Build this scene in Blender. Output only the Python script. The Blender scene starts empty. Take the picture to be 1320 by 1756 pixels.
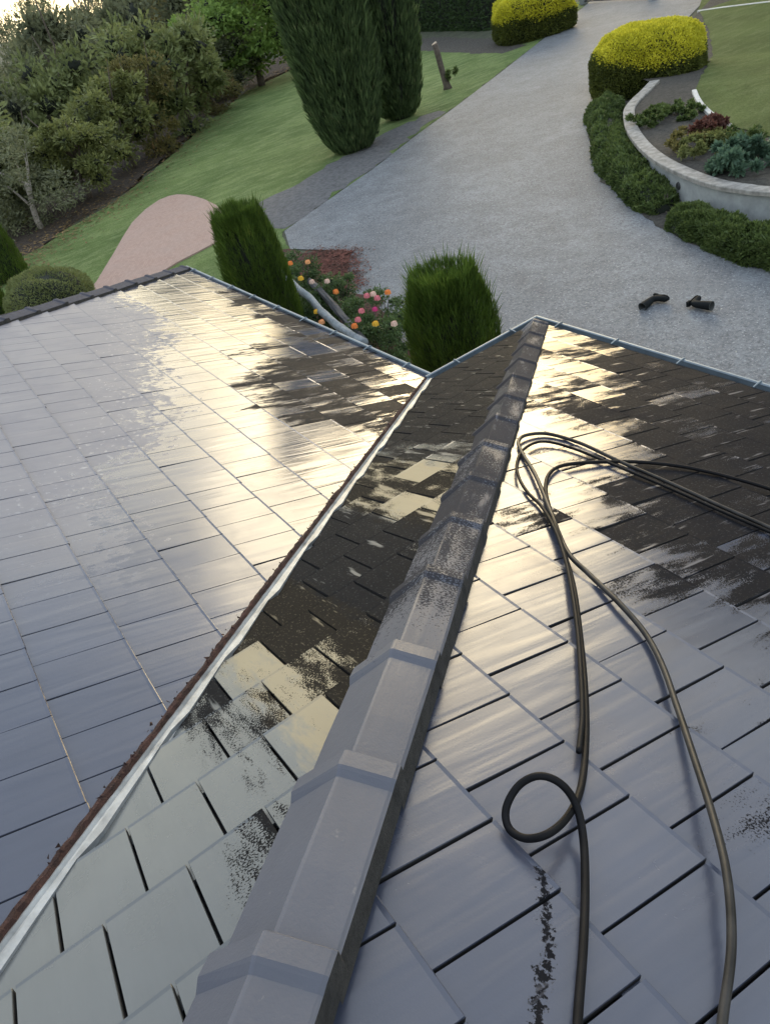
import bpy, bmesh, math, random
import numpy as np
from mathutils import Vector, Matrix

# ------------------------------------------------------------------ camera / sky / sun
SC = bpy.context.scene
COL = SC.collection
M = np.array([[0.5440029616751716, 0.8059190218047749, -0.23357077724154052],
              [0.3893153176272543, -0.4890168818418703, -0.7805741942520852],
              [-0.7432996442544372, 0.333701992149787, -0.579783251986643]])
CP = np.array([5.20383354, -3.08825505, 3.08815319])
F = 1354.924
cam = bpy.data.cameras.new('camera')
cam_o = bpy.data.objects.new('camera', cam)
COL.objects.link(cam_o)
cam.sensor_fit = 'HORIZONTAL'
cam.sensor_width = 36.0
cam.lens = 36.0 * F / 1320.0
cam.clip_start = 0.05
cam.clip_end = 5000
rot = Matrix(((M[0, 0], -M[1, 0], -M[2, 0]), (M[0, 1], -M[1, 1], -M[2, 1]), (M[0, 2], -M[1, 2], -M[2, 2])))
cam_o.matrix_world = Matrix.Translation(Vector(CP)) @ rot.to_4x4()
SC.camera = cam_o

SUN_AZ = 41.0        # degrees from -x towards +y
SUN_EL = 12.0
world = bpy.data.worlds.new("World")
SC.world = world
world.use_nodes = True
wn = world.node_tree
sky = wn.nodes.new('ShaderNodeTexSky')
sky.sky_type = 'NISHITA'
sky.sun_disc = False
sky.sun_elevation = math.radians(SUN_EL)
sky.sun_rotation = math.radians(SUN_AZ - 90.0)
sky.dust_density = 2.6
sky.air_density = 1.0
# sky fill added for ambient light: thin bright cloudy veil over the whole sky
tc = wn.nodes.new('ShaderNodeTexCoord')
mpn = wn.nodes.new('ShaderNodeMapping'); mpn.inputs['Scale'].default_value = (1, 1, 3.5)
wn.links.new(tc.outputs['Generated'], mpn.inputs[0])
cn = wn.nodes.new('ShaderNodeTexNoise'); cn.inputs['Scale'].default_value = 2.2; cn.inputs['Detail'].default_value = 5
wn.links.new(mpn.outputs[0], cn.inputs['Vector'])
cr_ = wn.nodes.new('ShaderNodeValToRGB'); wn.links.new(cn.outputs['Fac'], cr_.inputs[0])
cr_.color_ramp.elements[0].position = .3; cr_.color_ramp.elements[0].color = (2.0, 2.3, 2.75, 1)
cr_.color_ramp.elements[1].position = .75; cr_.color_ramp.elements[1].color = (3.4, 3.6, 3.9, 1)
sz = wn.nodes.new('ShaderNodeSeparateXYZ'); wn.links.new(tc.outputs['Generated'], sz.inputs[0])
hz = wn.nodes.new('ShaderNodeValToRGB'); wn.links.new(sz.outputs[2], hz.inputs[0])
hz.color_ramp.elements[0].position = .0; hz.color_ramp.elements[0].color = (1.5, 1.3, .84, 1)
hz.color_ramp.elements[1].position = .42; hz.color_ramp.elements[1].color = (1, 1, 1, 1)
vm = wn.nodes.new('ShaderNodeMix'); vm.data_type = 'RGBA'; vm.blend_type = 'MULTIPLY'; vm.inputs[0].default_value = 1
wn.links.new(cr_.outputs[0], vm.inputs[6]); wn.links.new(hz.outputs[0], vm.inputs[7])
ad = wn.nodes.new('ShaderNodeMix'); ad.data_type = 'RGBA'; ad.blend_type = 'ADD'; ad.inputs[0].default_value = 1
sm = wn.nodes.new('ShaderNodeMix'); sm.data_type = 'RGBA'; sm.blend_type = 'MULTIPLY'; sm.inputs[0].default_value = 1
wn.links.new(sky.outputs[0], sm.inputs[6]); sm.inputs[7].default_value = (.36, .37, .35, 1)
wn.links.new(sm.outputs[2], ad.inputs[6]); wn.links.new(vm.outputs[2], ad.inputs[7])
wn.links.new(ad.outputs[2], wn.nodes['Background'].inputs[0])
wn.nodes['Background'].inputs[1].default_value = 0.10
SKYD = Vector((-math.cos(math.radians(SUN_AZ)), math.sin(math.radians(SUN_AZ)), 0))
LAMP_EL = 17.0
sd = Vector((SKYD.x * math.cos(math.radians(LAMP_EL)), SKYD.y * math.cos(math.radians(LAMP_EL)), math.sin(math.radians(LAMP_EL))))
sl = bpy.data.lights.new('sun', 'SUN')
sl.energy = 0.25
sl.angle = math.radians(28)
sl.color = (1.0, 0.82, 0.52)
slo = bpy.data.objects.new('sun', sl)
COL.objects.link(slo)
slo.rotation_euler = (-sd).to_track_quat('-Z', 'Y').to_euler()

SC.view_settings.view_transform = 'Standard'
SC.view_settings.look = 'None'
SC.view_settings.gamma = 1
SC.view_settings.use_curve_mapping = False
SC.view_settings.exposure = 1.85

rng = np.random.default_rng(7)
random.seed(7)
T = 0.37151          # roof pitch (tangent)
L = 1.213            # how far the wing stands forward
W = 5.84             # main eave length to the left hip
GZ = -2.5            # ground level (eave is z = 0)
GA = 0.34            # tile gauge on the slope
CT = math.sqrt(1 + T * T)
GY = GA / CT
TW = 0.219           # tile width


# ------------------------------------------------------------------ helpers
def hit(px, py, z):
    """point of the horizontal plane z that the photo shows at this pixel"""
    r = M.T @ np.array([(px - 660) / F, (py - 878) / F, 1.0])
    s = (z - CP[2]) / r[2]
    return CP + s * r


def hitC(px, py):
    r = M.T @ np.array([(px - 660) / F, (py - 878) / F, 1.0])
    n = np.array([0, T, 1.0])
    s = (L * T - n @ CP) / (n @ r)
    return CP + s * r


def props(o, label=None, cat=None, group=None, kind=None):
    if label: o['label'] = label
    if cat: o['category'] = cat
    if group: o['group'] = group
    if kind: o['kind'] = kind
    return o


def empty(name, loc, label=None, cat=None, group=None):
    o = bpy.data.objects.new(name, None)
    o.location = loc
    o.empty_display_size = 0.2
    COL.objects.link(o)
    return props(o, label, cat, group)


def mesh_from(name, V, Fc, mats=(), mi=None, smooth=False, uv=None):
    me = bpy.data.meshes.new(name)
    me.from_pydata([tuple(v) for v in V], [], [tuple(f) for f in Fc])
    for m in mats: me.materials.append(m)
    if mi is not None: me.polygons.foreach_set('material_index', np.asarray(mi, dtype=np.int32))
    if smooth: me.polygons.foreach_set('use_smooth', np.ones(len(me.polygons), dtype=bool))
    if uv is not None:
        l = me.uv_layers.new(name='UVMap')
        idx = np.empty(len(me.loops), dtype=np.int32)
        me.loops.foreach_get('vertex_index', idx)
        l.data.foreach_set('uv', np.asarray(uv, dtype=np.float32)[idx].ravel())
    me.update()
    return me


def add(name, me, parent=None, loc=None):
    o = bpy.data.objects.new(name, me)
    COL.objects.link(o)
    if parent is not None:
        o.parent = parent
        # mesh data is in world coordinates unless a location is given
        if loc is None:
            o.location = -parent.location
        else:
            o.location = loc
    elif loc is not None:
        o.location = loc
    return o


def quads_mesh(name, V4, mats, mi=None, smooth=False, extra=None):
    """V4: (n,4,3) array of separate quads, built quickly; extra = (verts, faces, material index)"""
    n = len(V4)
    V = V4.reshape(-1, 3)
    nv, nf = n * 4, n
    li = np.arange(n * 4, dtype=np.int32)
    starts = np.arange(n, dtype=np.int32) * 4
    mid = np.zeros(n, dtype=np.int32) if mi is None else np.asarray(mi, dtype=np.int32)
    if extra is not None:
        ev, ef, em = extra
        ev = np.asarray(ev, dtype=float)
        efl = np.array([i for f in ef for i in f], dtype=np.int32) + nv
        lens = np.array([len(f) for f in ef], dtype=np.int32)
        st = np.concatenate([[0], np.cumsum(lens)[:-1]]).astype(np.int32) + len(li)
        V = np.vstack([V, ev]); li = np.concatenate([li, efl]); starts = np.concatenate([starts, st])
        mid = np.concatenate([mid, np.full(len(ef), em, dtype=np.int32)])
    me = bpy.data.meshes.new(name)
    me.vertices.add(len(V)); me.vertices.foreach_set('co', V.astype(np.float32).ravel())
    me.loops.add(len(li)); me.loops.foreach_set('vertex_index', li)
    me.polygons.add(len(starts)); me.polygons.foreach_set('loop_start', starts)
    for m in mats: me.materials.append(m)
    me.polygons.foreach_set('material_index', mid)
    if smooth: me.polygons.foreach_set('use_smooth', np.ones(len(starts), dtype=bool))
    me.update(calc_edges=True)
    me.validate()
    return me


def unit(a):
    return a / (np.linalg.norm(a, axis=-1, keepdims=True) + 1e-9)


def leaf_quads(c, d, length, width):
    """rhombic leaves at c growing along d"""
    n = len(c)
    s = unit(np.cross(d, rng.normal(size=(n, 3))))
    length = np.broadcast_to(np.asarray(length, float), (n,))[:, None]
    width = np.broadcast_to(np.asarray(width, float), (n,))[:, None]
    mid = c + d * length * 0.5
    return np.stack([c, mid + s * width * .5, c + d * length, mid - s * width * .5], axis=1)


def vnoise(p, seed=0, freq=1.0):
    """cheap smooth noise from sines, about -1..1"""
    r = np.random.default_rng(seed)
    out = 0
    for k in range(5):
        a = r.normal(size=3) * freq * (0.7 + .5 * k)
        out = out + np.sin(p @ a + r.uniform(0, 6.28)) / (1 + .35 * k)
    return out / 2.2


def sweep(path, radius, seg=10, twist=0, noise=0.0, closed=True):
    """tube along a path; radius scalar or list"""
    P = [Vector(p) for p in path]
    n = len(P)
    rad = [radius] * n if np.isscalar(radius) else list(radius)
    V, Fc = [], []
    up = Vector((0, 0, 1))
    prev = None
    for i, p in enumerate(P):
        t = (P[min(i + 1, n - 1)] - P[max(i - 1, 0)]).normalized()
        if prev is None:
            a = t.cross(up) if abs(t.dot(up)) < .95 else t.cross(Vector((1, 0, 0)))
        else:
            a = prev - t * prev.dot(t)
        a.normalize(); prev = a
        b = t.cross(a)
        for k in range(seg):
            th = 2 * math.pi * k / seg
            r = rad[i] * (1 + noise * math.sin(3 * th + i * .7) + noise * random.uniform(-.5, .5))
            V.append(p + a * math.cos(th) * r + b * math.sin(th) * r)
    for i in range(n - 1):
        for k in range(seg):
            Fc.append((i * seg + k, i * seg + (k + 1) % seg, (i + 1) * seg + (k + 1) % seg, (i + 1) * seg + k))
    if closed:
        Fc.append(tuple(range(seg))[::-1]); Fc.append(tuple(range((n - 1) * seg, n * seg)))
    return V, Fc


def spline(pts, n=12):
    """Catmull-Rom through pts"""
    P = [np.array(p, float) for p in pts]
    P = [2 * P[0] - P[1]] + P + [2 * P[-1] - P[-2]]
    out = []
    for i in range(1, len(P) - 2):
        for k in range(n):
            t = k / n
            out.append(.5 * ((2 * P[i]) + (-P[i - 1] + P[i + 1]) * t + (2 * P[i - 1] - 5 * P[i] + 4 * P[i + 1] - P[i + 2]) * t * t + (-P[i - 1] + 3 * P[i] - 3 * P[i + 1] + P[i + 2]) * t ** 3))
    out.append(P[-2])
    return out


def boxv(x0, x1, y0, y1, z0, z1):
    V = [(x0, y0, z0), (x1, y0, z0), (x1, y1, z0), (x0, y1, z0), (x0, y0, z1), (x1, y0, z1), (x1, y1, z1), (x0, y1, z1)]
    Fc = [(0, 3, 2, 1), (4, 5, 6, 7), (0, 1, 5, 4), (1, 2, 6, 5), (2, 3, 7, 6), (3, 0, 4, 7)]
    return V, Fc


def join(parts):
    V, Fc = [], []
    for v, f in parts:
        b = len(V); V += list(v); Fc += [tuple(i + b for i in q) for q in f]
    return V, Fc


# ------------------------------------------------------------------ materials
TRAIL = [(4.085, 4.415), (4.158, 4.5), (4.219, 4.58), (4.272, 4.61), (4.335, 4.665), (4.42, 4.75)]


class Mat:
    def __init__(s, name):
        s.m = bpy.data.materials.new(name); s.m.use_nodes = True
        s.n = s.m.node_tree.nodes; s.l = s.m.node_tree.links
        s.b = s.n['Principled BSDF']

    def node(s, t, **kw):
        n = s.n.new(t)
        for k, v in kw.items(): setattr(n, k, v)
        return n

    def setin(s, node, key, v):
        if hasattr(v, 'is_output') or isinstance(v, bpy.types.NodeSocket): s.l.new(v, node.inputs[key])
        else: node.inputs[key].default_value = v

    def P(s, key, v): s.setin(s.b, key, v)

    def coord(s, kind='Object', scale=(1, 1, 1), rot=(0, 0, 0)):
        if kind == 'World':
            g = s.node('ShaderNodeNewGeometry'); o = g.outputs['Position']
        else:
            g = s.node('ShaderNodeTexCoord'); o = g.outputs[kind]
        mp = s.node('ShaderNodeMapping'); s.l.new(o, mp.inputs[0])
        mp.inputs['Scale'].default_value = scale; mp.inputs['Rotation'].default_value = rot
        return mp.outputs[0]

    def noise(s, vec, scale, detail=4, rough=.55, dist=0.0):
        n = s.node('ShaderNodeTexNoise'); s.l.new(vec, n.inputs['Vector'])
        n.inputs['Scale'].default_value = scale; n.inputs['Detail'].default_value = detail
        n.inputs['Roughness'].default_value = rough; n.inputs['Distortion'].default_value = dist
        return n.outputs['Fac']

    def ramp(s, fac, stops):
        r = s.node('ShaderNodeValToRGB'); s.l.new(fac, r.inputs[0])
        e = r.color_ramp.elements
        while len(e) < len(stops): e.new(.5)
        for i, (p, c) in enumerate(stops):
            e[i].position = p
            e[i].color = (c, c, c, 1) if np.isscalar(c) else (*c, 1)
        return r.outputs[0]

    def math(s, op, a, b=0.0, c=None, clamp=False):
        n = s.node('ShaderNodeMath', operation=op, use_clamp=clamp)
        s.setin(n, 0, a); s.setin(n, 1, b)
        if c is not None: s.setin(n, 2, c)
        return n.outputs[0]

    def mix(s, fac, a, b, mode='MIX'):
        n = s.node('ShaderNodeMix', data_type='RGBA', blend_type=mode)
        for i, v in ((0, fac), (6, a), (7, b)):
            if isinstance(v, bpy.types.NodeSocket): s.l.new(v, n.inputs[i])
            else: n.inputs[i].default_value = v if np.isscalar(v) else (*v, 1)
        return n.outputs[2]

    def bump(s, h, strength=.3, dist=.01, normal=None):
        n = s.node('ShaderNodeBump'); s.l.new(h, n.inputs['Height'])
        n.inputs['Strength'].default_value = strength; n.inputs['Distance'].default_value = dist
        if normal is not None: s.l.new(normal, n.inputs['Normal'])
        return n.outputs[0]

    def island(s):
        return s.node('ShaderNodeNewGeometry').outputs['Random Per Island']


def simple(name, col, rough=.7, nscale=8, var=.25, bump=.2, dist=.01, metal=0.0, spec=None):
    m = Mat(name)
    v = m.coord('World')
    n = m.noise(v, nscale, 6, .6)
    c = np.array(col)
    m.P('Base Color', m.ramp(n, [(.3, tuple(c * (1 - var))), (.7, tuple(np.minimum(c * (1 + var), 1)))]))
    m.P('Roughness', rough); m.P('Metallic', metal)
    if spec is not None: m.P('Specular IOR Level', spec)
    m.P('Normal', m.bump(m.noise(v, nscale * 6, 5, .6), bump, dist))
    return m.m


def tile_material(name, dry_zone=False, base=(.043, .050, .074), matte=0.0, refl_stain_zone=None, ior=1.62):
    m = Mat(name)
    uv = m.coord('UV')
    # colour: faint cloudy variation and light scuffs
    n1 = m.noise(uv, 1.3, 4, .6)
    n2 = m.noise(m.coord('UV', (9, 1.2, 1)), 3, 5, .6)
    isl = m.island()
    b = np.array(base)
    col = m.ramp(n1, [(.3, tuple(b * .82)), (.7, tuple(b * 1.2))])
    col = m.mix(m.math('MULTIPLY', n2, .35), col, tuple(b * 1.7))
    col = m.mix(m.math('MULTIPLY', isl, .35), col, tuple(b * np.array([.75, .8, .9])))
    spk = m.ramp(m.noise(uv, 55, 3, .7), [(.70, 0.0), (.78, 1.0)])
    col = m.mix(m.math('MULTIPLY', spk, .25), col, (.2, .19, .18))
    # grit: rougher matt clusters
    g = m.noise(uv, 2.1, 6, .68, .4)
    grit = m.ramp(g, [(.45, 0.0), (.72, 1.0)])
    r = m.math('MULTIPLY_ADD', grit, .12, .09 + matte)
    r = m.math('ADD', r, m.math('MULTIPLY', m.noise(m.coord('UV', (14, 1.5, 1)), 2.0, 3), .10))
    if dry_zone:
        # part of the slope whose coat has not been wetted: bounded by a wavering line
        sep = m.node('ShaderNodeSeparateXYZ'); m.l.new(m.coord('UV'), sep.inputs[0])
        # u = x world, v = distance up the slope
        cr = m.node('ShaderNodeFloatCurve')
        xx = m.math('DIVIDE', m.math('ADD', sep.outputs[0], 6.0), 9.0)
        m.l.new(xx, cr.inputs['Value'])
        pts = [(-6, .9), (-4.26, 1.33), (-3.3, 1.22), (-1.9, 1.62), (-.85, 2.0), (-.1, 2.2), (.64, 2.55), (.85, 2.85), (1.35, 2.98), (3, 3.2)]
        c = cr.mapping.curves[0]
        vals = [((x + 6) / 9, v / 5) for x, v in pts]
        while len(c.points) < len(vals): c.points.new(.5, .5)
        for i, (a, b_) in enumerate(vals): c.points[i].location = (a, b_)
        cr.mapping.update()
        edge = m.math('MULTIPLY', cr.outputs[0], 5.0)
        wob = m.math('MULTIPLY', m.math('SUBTRACT', m.noise(m.coord('UV', (1, 1, 1)), 2.2, 7, .7, .6), .5), 0.9)
        wob = m.math('ADD', wob, m.math('MULTIPLY', m.math('SUBTRACT', m.noise(m.coord('UV', (1.2, .8, 1)), 13, 4, .7, .3), .5), 1.5))
        dd = m.math('ADD', m.math('SUBTRACT', sep.outputs[1], edge), wob)
        dry = m.ramp(dd, [(0.0, 0.0), (.12, 1.0)])
        # the wet coat takes over again high up the slope
        up = m.ramp(m.math('DIVIDE', m.math('ADD', sep.outputs[0], 6.0), 10.0), [(.70, 1.0), (.84, 0.0)])
        dry = m.math('MULTIPLY', dry, up)
        r = m.math('ADD', r, m.math('MULTIPLY', dry, .40))
        col = m.mix(dry, col, (.135, .138, .168))
        # splashes of water
        sp = m.ramp(m.noise(m.coord('UV', (1, .8, 1)), 34, 2, .5), [(.63, 0.0), (.66, 1.0)])
        band = m.ramp(dd, [(0.0, 0.0), (.05, 1.0), (.45, 0.6), (.6, 0.0)])
        sp = m.math('MULTIPLY', m.math('MULTIPLY', sp, band), dry)
        r = m.math('SUBTRACT', r, m.math('MULTIPLY', sp, .40))
        col = m.mix(m.math('MULTIPLY', sp, .5), col, (.3, .31, .32))
    spec = .5
    if refl_stain_zone:
        # dark tree reflections painted onto the slopes in streaks; caps and trail carry grime
        sp2 = m.node('ShaderNodeSeparateXYZ'); m.l.new(m.coord('World') if refl_stain_zone == 'cap' else uv, sp2.inputs[0])
        U, Vv_ = sp2.outputs[0], sp2.outputs[1]

        def curve(x, lo, hi, pts, vlo, vhi):
            cv = m.node('ShaderNodeFloatCurve'); m.l.new(m.math('DIVIDE', m.math('SUBTRACT', x, lo), hi - lo, clamp=True), cv.inputs['Value'])
            c = cv.mapping.curves[0]; vals = [((a - lo) / (hi - lo), (b_ - vlo) / (vhi - vlo)) for a, b_ in pts]
            while len(c.points) < len(vals): c.points.new(.5, .5)
            for i, (a, b_) in enumerate(vals): c.points[i].location = (a, b_); c.points[i].handle_type = 'VECTOR'
            cv.mapping.update()
            return m.math('MULTIPLY_ADD', cv.outputs[0], vhi - vlo, vlo)
        if refl_stain_zone == 'C':
            z = m.math('DIVIDE', m.math('SUBTRACT', curve(U, 0, 9, [(0, -.2), (.93, .45), (1.87, 1.25), (2.52, 1.9), (3.06, 2.45), (3.76, 2.62), (4.19, 2.45), (6, 2.5), (9, 2.6)], -1, 4), Vv_), .95)
            z = m.math('MINIMUM', m.math('ADD', z, .34), .95); amp = 2.2
        elif refl_stain_zone == 'B':
            z = curve(U, -6, 2, [(-6, -1.6), (-3.5, -1.5), (-3.22, -.65), (-3.0, .30), (-2.7, .45), (-2.35, 1.2), (-2.0, 1.1), (-1.75, .3), (-1.45, .3), (-1.0, 1.2), (2, 1.4)], -2, 2); amp = 2.0
        elif refl_stain_zone == 'A':
            e1 = m.math('ADD', m.math('POWER', m.math('ABSOLUTE', m.math('DIVIDE', m.math('SUBTRACT', U, .1), 1.5)), 2.0), m.math('POWER', m.math('ABSOLUTE', m.math('DIVIDE', m.math('SUBTRACT', Vv_, .75), .85)), 2.0))
            z1 = m.math('SUBTRACT', .95, e1)
            e2 = m.math('ADD', m.math('POWER', m.math('ABSOLUTE', m.math('DIVIDE', m.math('ADD', U, 2.6), 1.7)), 4.0), m.math('POWER', m.math('ABSOLUTE', m.math('DIVIDE', Vv_, .42)), 2.0))
            z = m.math('MAXIMUM', z1, m.math('SUBTRACT', .75, e2)); z = m.math('MINIMUM', m.math('MAXIMUM', z, -1.2), .55); amp = 2.6
        else:
            z = curve(U, -6, 6, [(-6, -1.5), (0, -.1), (.4, .55), (2.9, .55), (3.45, .25), (3.8, -.25), (4.3, -.5), (6, -.8)], -2, 2); amp = 1.3
        st1 = m.noise(m.coord('UV', (6, 1.2, 1)), 1.7, 3, .6, .3)
        st2 = m.noise(m.coord('UV', (5, 1.5, 1)), 5.0, 4, .62, .2)
        st0 = m.noise(m.coord('UV', (1, .7, 1)), 1.1, 2, .5)
        fine = m.noise(uv, 170, 2, .6)
        t = m.math('ADD', z, m.math('MULTIPLY', m.math('SUBTRACT', st1, .5), amp))
        t = m.math('ADD', t, m.math('MULTIPLY', m.math('SUBTRACT', st2, .5), amp * .55))
        t = m.math('ADD', t, m.math('MULTIPLY', m.math('SUBTRACT', st0, .5), amp * .8))
        t = m.math('ADD', t, m.math('MULTIPLY', m.math('SUBTRACT', isl, .5), 1.0))
        t = m.math('ADD', t, m.math('MULTIPLY', m.math('SUBTRACT', fine, .5), 1.7))
        if refl_stain_zone == 'C':
            cu = curve(Vv_, 4.085, 4.42, TRAIL, 4.0, 5.0)
            du = m.math('ABSOLUTE', m.math('SUBTRACT', U, cu))
            inside = m.math('MULTIPLY', m.math('GREATER_THAN', Vv_, TRAIL[0][0]), m.math('LESS_THAN', Vv_, TRAIL[-1][0]))
            w_ = m.math('MULTIPLY', m.math('SUBTRACT', .022, du), 30.0)
            w_ = m.math('ADD', w_, m.math('MULTIPLY', m.math('SUBTRACT', m.noise(uv, 60, 4, .75), .5), 4.2))
            t = m.math('MAXIMUM', t, m.math('SUBTRACT', m.math('MULTIPLY', inside, m.math('ADD', w_, 1.0)), 1.0))
        k = m.ramp(t, [(.26, 0.0), (.36, 1.0)])
        k = m.math('MULTIPLY', k, .94 if refl_stain_zone != 'cap' else .75)
        k = m.math('MULTIPLY', k, m.ramp(m.noise(m.coord('UV', (1.6, .7, 1)), 75, 3, .7), [(.32, .75), (.42, 1.0)]))
        k = m.math('MULTIPLY', k, m.ramp(m.noise(m.coord('UV', (10, 1.3, 1)), 2.0, 3, .55), [(.30, .2), (.37, 1.0)]))
        if refl_stain_zone == 'B':
            # tan patches next to the dark streaks
            tz = curve(U, -6, 2, [(-6, 0), (-3.0, .1), (-2.8, .8), (-2.45, .9), (-2.3, .1), (-1.95, .2), (-1.75, .9), (-1.4, .9), (-1.2, .15), (2, 0)], 0, 1)
            tn = m.ramp(m.math('ADD', tz, m.math('MULTIPLY', m.math('SUBTRACT', st2, .5), 1.0)), [(.45, 0.0), (.75, .85)])
            col = m.mix(tn, col, (.27, .215, .115)); r = m.math('ADD', r, m.math('MULTIPLY', tn, .15))
        col = m.mix(k, col, (.0065, .0065, .0075) if refl_stain_zone != 'cap' else (.022, .020, .020))
        r = m.math('ADD', r, m.math('MULTIPLY', k, .55))
        spec = m.math('MULTIPLY_ADD', k, -.485, .5)
    m.P('Base Color', col); m.P('Roughness', r)
    m.P('Specular IOR Level', spec)
    m.P('IOR', ior)
    if refl_stain_zone == 'cap':
        pale = m.ramp(m.noise(m.coord('World'), 16, 6, .75, .3), [(.66, 0.0), (.72, .6)])
        m.P('Base Color', m.mix(m.math('MULTIPLY', pale, .8), col, (.20, .19, .18)))
    # streaky waves along the slope, plus sand-like grain
    h1 = m.noise(m.coord('UV', (5, .55, 1)), 2.4, 2, .45, .5)
    h2 = m.noise(m.coord('UV', (20, 1.6, 1)), 2.2, 2, .5)
    h3 = m.noise(uv, 180, 2, .5)
    h = m.math('ADD', m.math('MULTIPLY', h1, 1.0), m.math('MULTIPLY', h2, .10))
    nb = m.bump(h, .17, .016)
    nb = m.bump(h3, .10, .0012, nb)
    if refl_stain_zone == 'cap':
        nb = m.bump(m.noise(m.coord('World'), 90, 4, .7), .2, .004, nb)
    m.P('Normal', nb)
    return m.m


def leaf_material(name, dark, light, rough=.55, clump=1.2, hue=None, trans=.25):
    m = Mat(name)
    isl = m.island()
    n = m.noise(m.coord('World'), clump, 3, .5)
    f = m.math('ADD', m.math('MULTIPLY', isl, .55), m.math('MULTIPLY', m.math('SUBTRACT', n, .35), 1.2), clamp=True)
    stops = [(.05, dark), (.75, light)]
    if hue: stops.append((.97, hue))
    m.P('Base Color', m.ramp(f, stops))
    m.P('Roughness', rough)
    m.P('Specular IOR Level', .25)
    tr = m.node('ShaderNodeBsdfTranslucent')
    m.setin(tr, 'Color', (*[min(1, c * 1.4) for c in light], 1))
    mx = m.node('ShaderNodeMixShader'); mx.inputs[0].default_value = trans
    m.l.new(m.b.outputs[0], mx.inputs[1]); m.l.new(tr.outputs[0], mx.inputs[2])
    m.l.new(mx.outputs[0], m.n['Material Output'].inputs[0])
    return m.m


M_TILE_A = tile_material('roof_tile_left', True, refl_stain_zone='A')
M_TILE_B = tile_material('roof_tile_side', False, (.080, .087, .088), .09, 'B')
M_TILE_C = tile_material('roof_tile_front', False, refl_stain_zone='C', matte=.07)
M_CAP = tile_material('ridge_cap_coat', False, (.072, .076, .094), .26, 'cap', 1.45)
M_CAP2 = simple('old_cap_coat', (.060, .062, .078), .8, 30, .25, .4, .003, 0, .15)
M_UNDER = simple('roof_underlay', (.012, .012, .014), .9)
M_CUT = simple('rusty_cut_edge', (.055, .024, .018), .9, 30, .7, .8, .02)
M_VALLEY = simple('galvanised_valley', (.30, .32, .33), .5, 9, .45, .2, .004, .35)
M_GUTTER = simple('gutter_steel', (.15, .19, .22), .4, 6, .2, .05, .002, .2)
M_WALL = simple('render_wall', (.50, .46, .40), .9, 5, .1, .3, .01)
M_SOFFIT = simple('soffit', (.55, .55, .55), .8)
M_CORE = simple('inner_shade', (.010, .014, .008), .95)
M_BARK = simple('bark', (.10, .08, .065), .9, 12, .4, .8, .02)
M_PALEBARK = simple('pale_bark', (.30, .27, .24), .85, 12, .35, .5, .02)
M_HOSE = simple('hose_rubber', (.007, .007, .008), .55, 20, .3, .06, .001, 0, .12)
M_HOSE2 = simple('hose_dusty', (.020, .019, .018), .45, 12, .8, .06, .001, 0, .25)
M_BOOT = simple('boot_rubber', (.006, .008, .009), .8, 20, .3, .06, .001, 0, .2)
M_BOOT_IN = simple('boot_lining', (.04, .045, .045), .8)
M_LOG = simple('weathered_timber', (.20, .235, .26), .7, 14, .3, .6, .02)
M_LOG2 = simple('dark_timber', (.045, .047, .053), .8, 10, .35, .6, .02)
M_CONC = simple('concrete_wall', (.30, .32, .32), .8, 5, .2, .35, .01)
M_CAPST = simple('wall_coping', (.25, .24, .22), .85, 6, .5, .5, .01)
M_EDGE = simple('kerb_edging', (.5, .5, .47), .8, 10, .2, .4, .01)
M_METAL = simple('dark_gate', (.03, .032, .035), .5)


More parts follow.
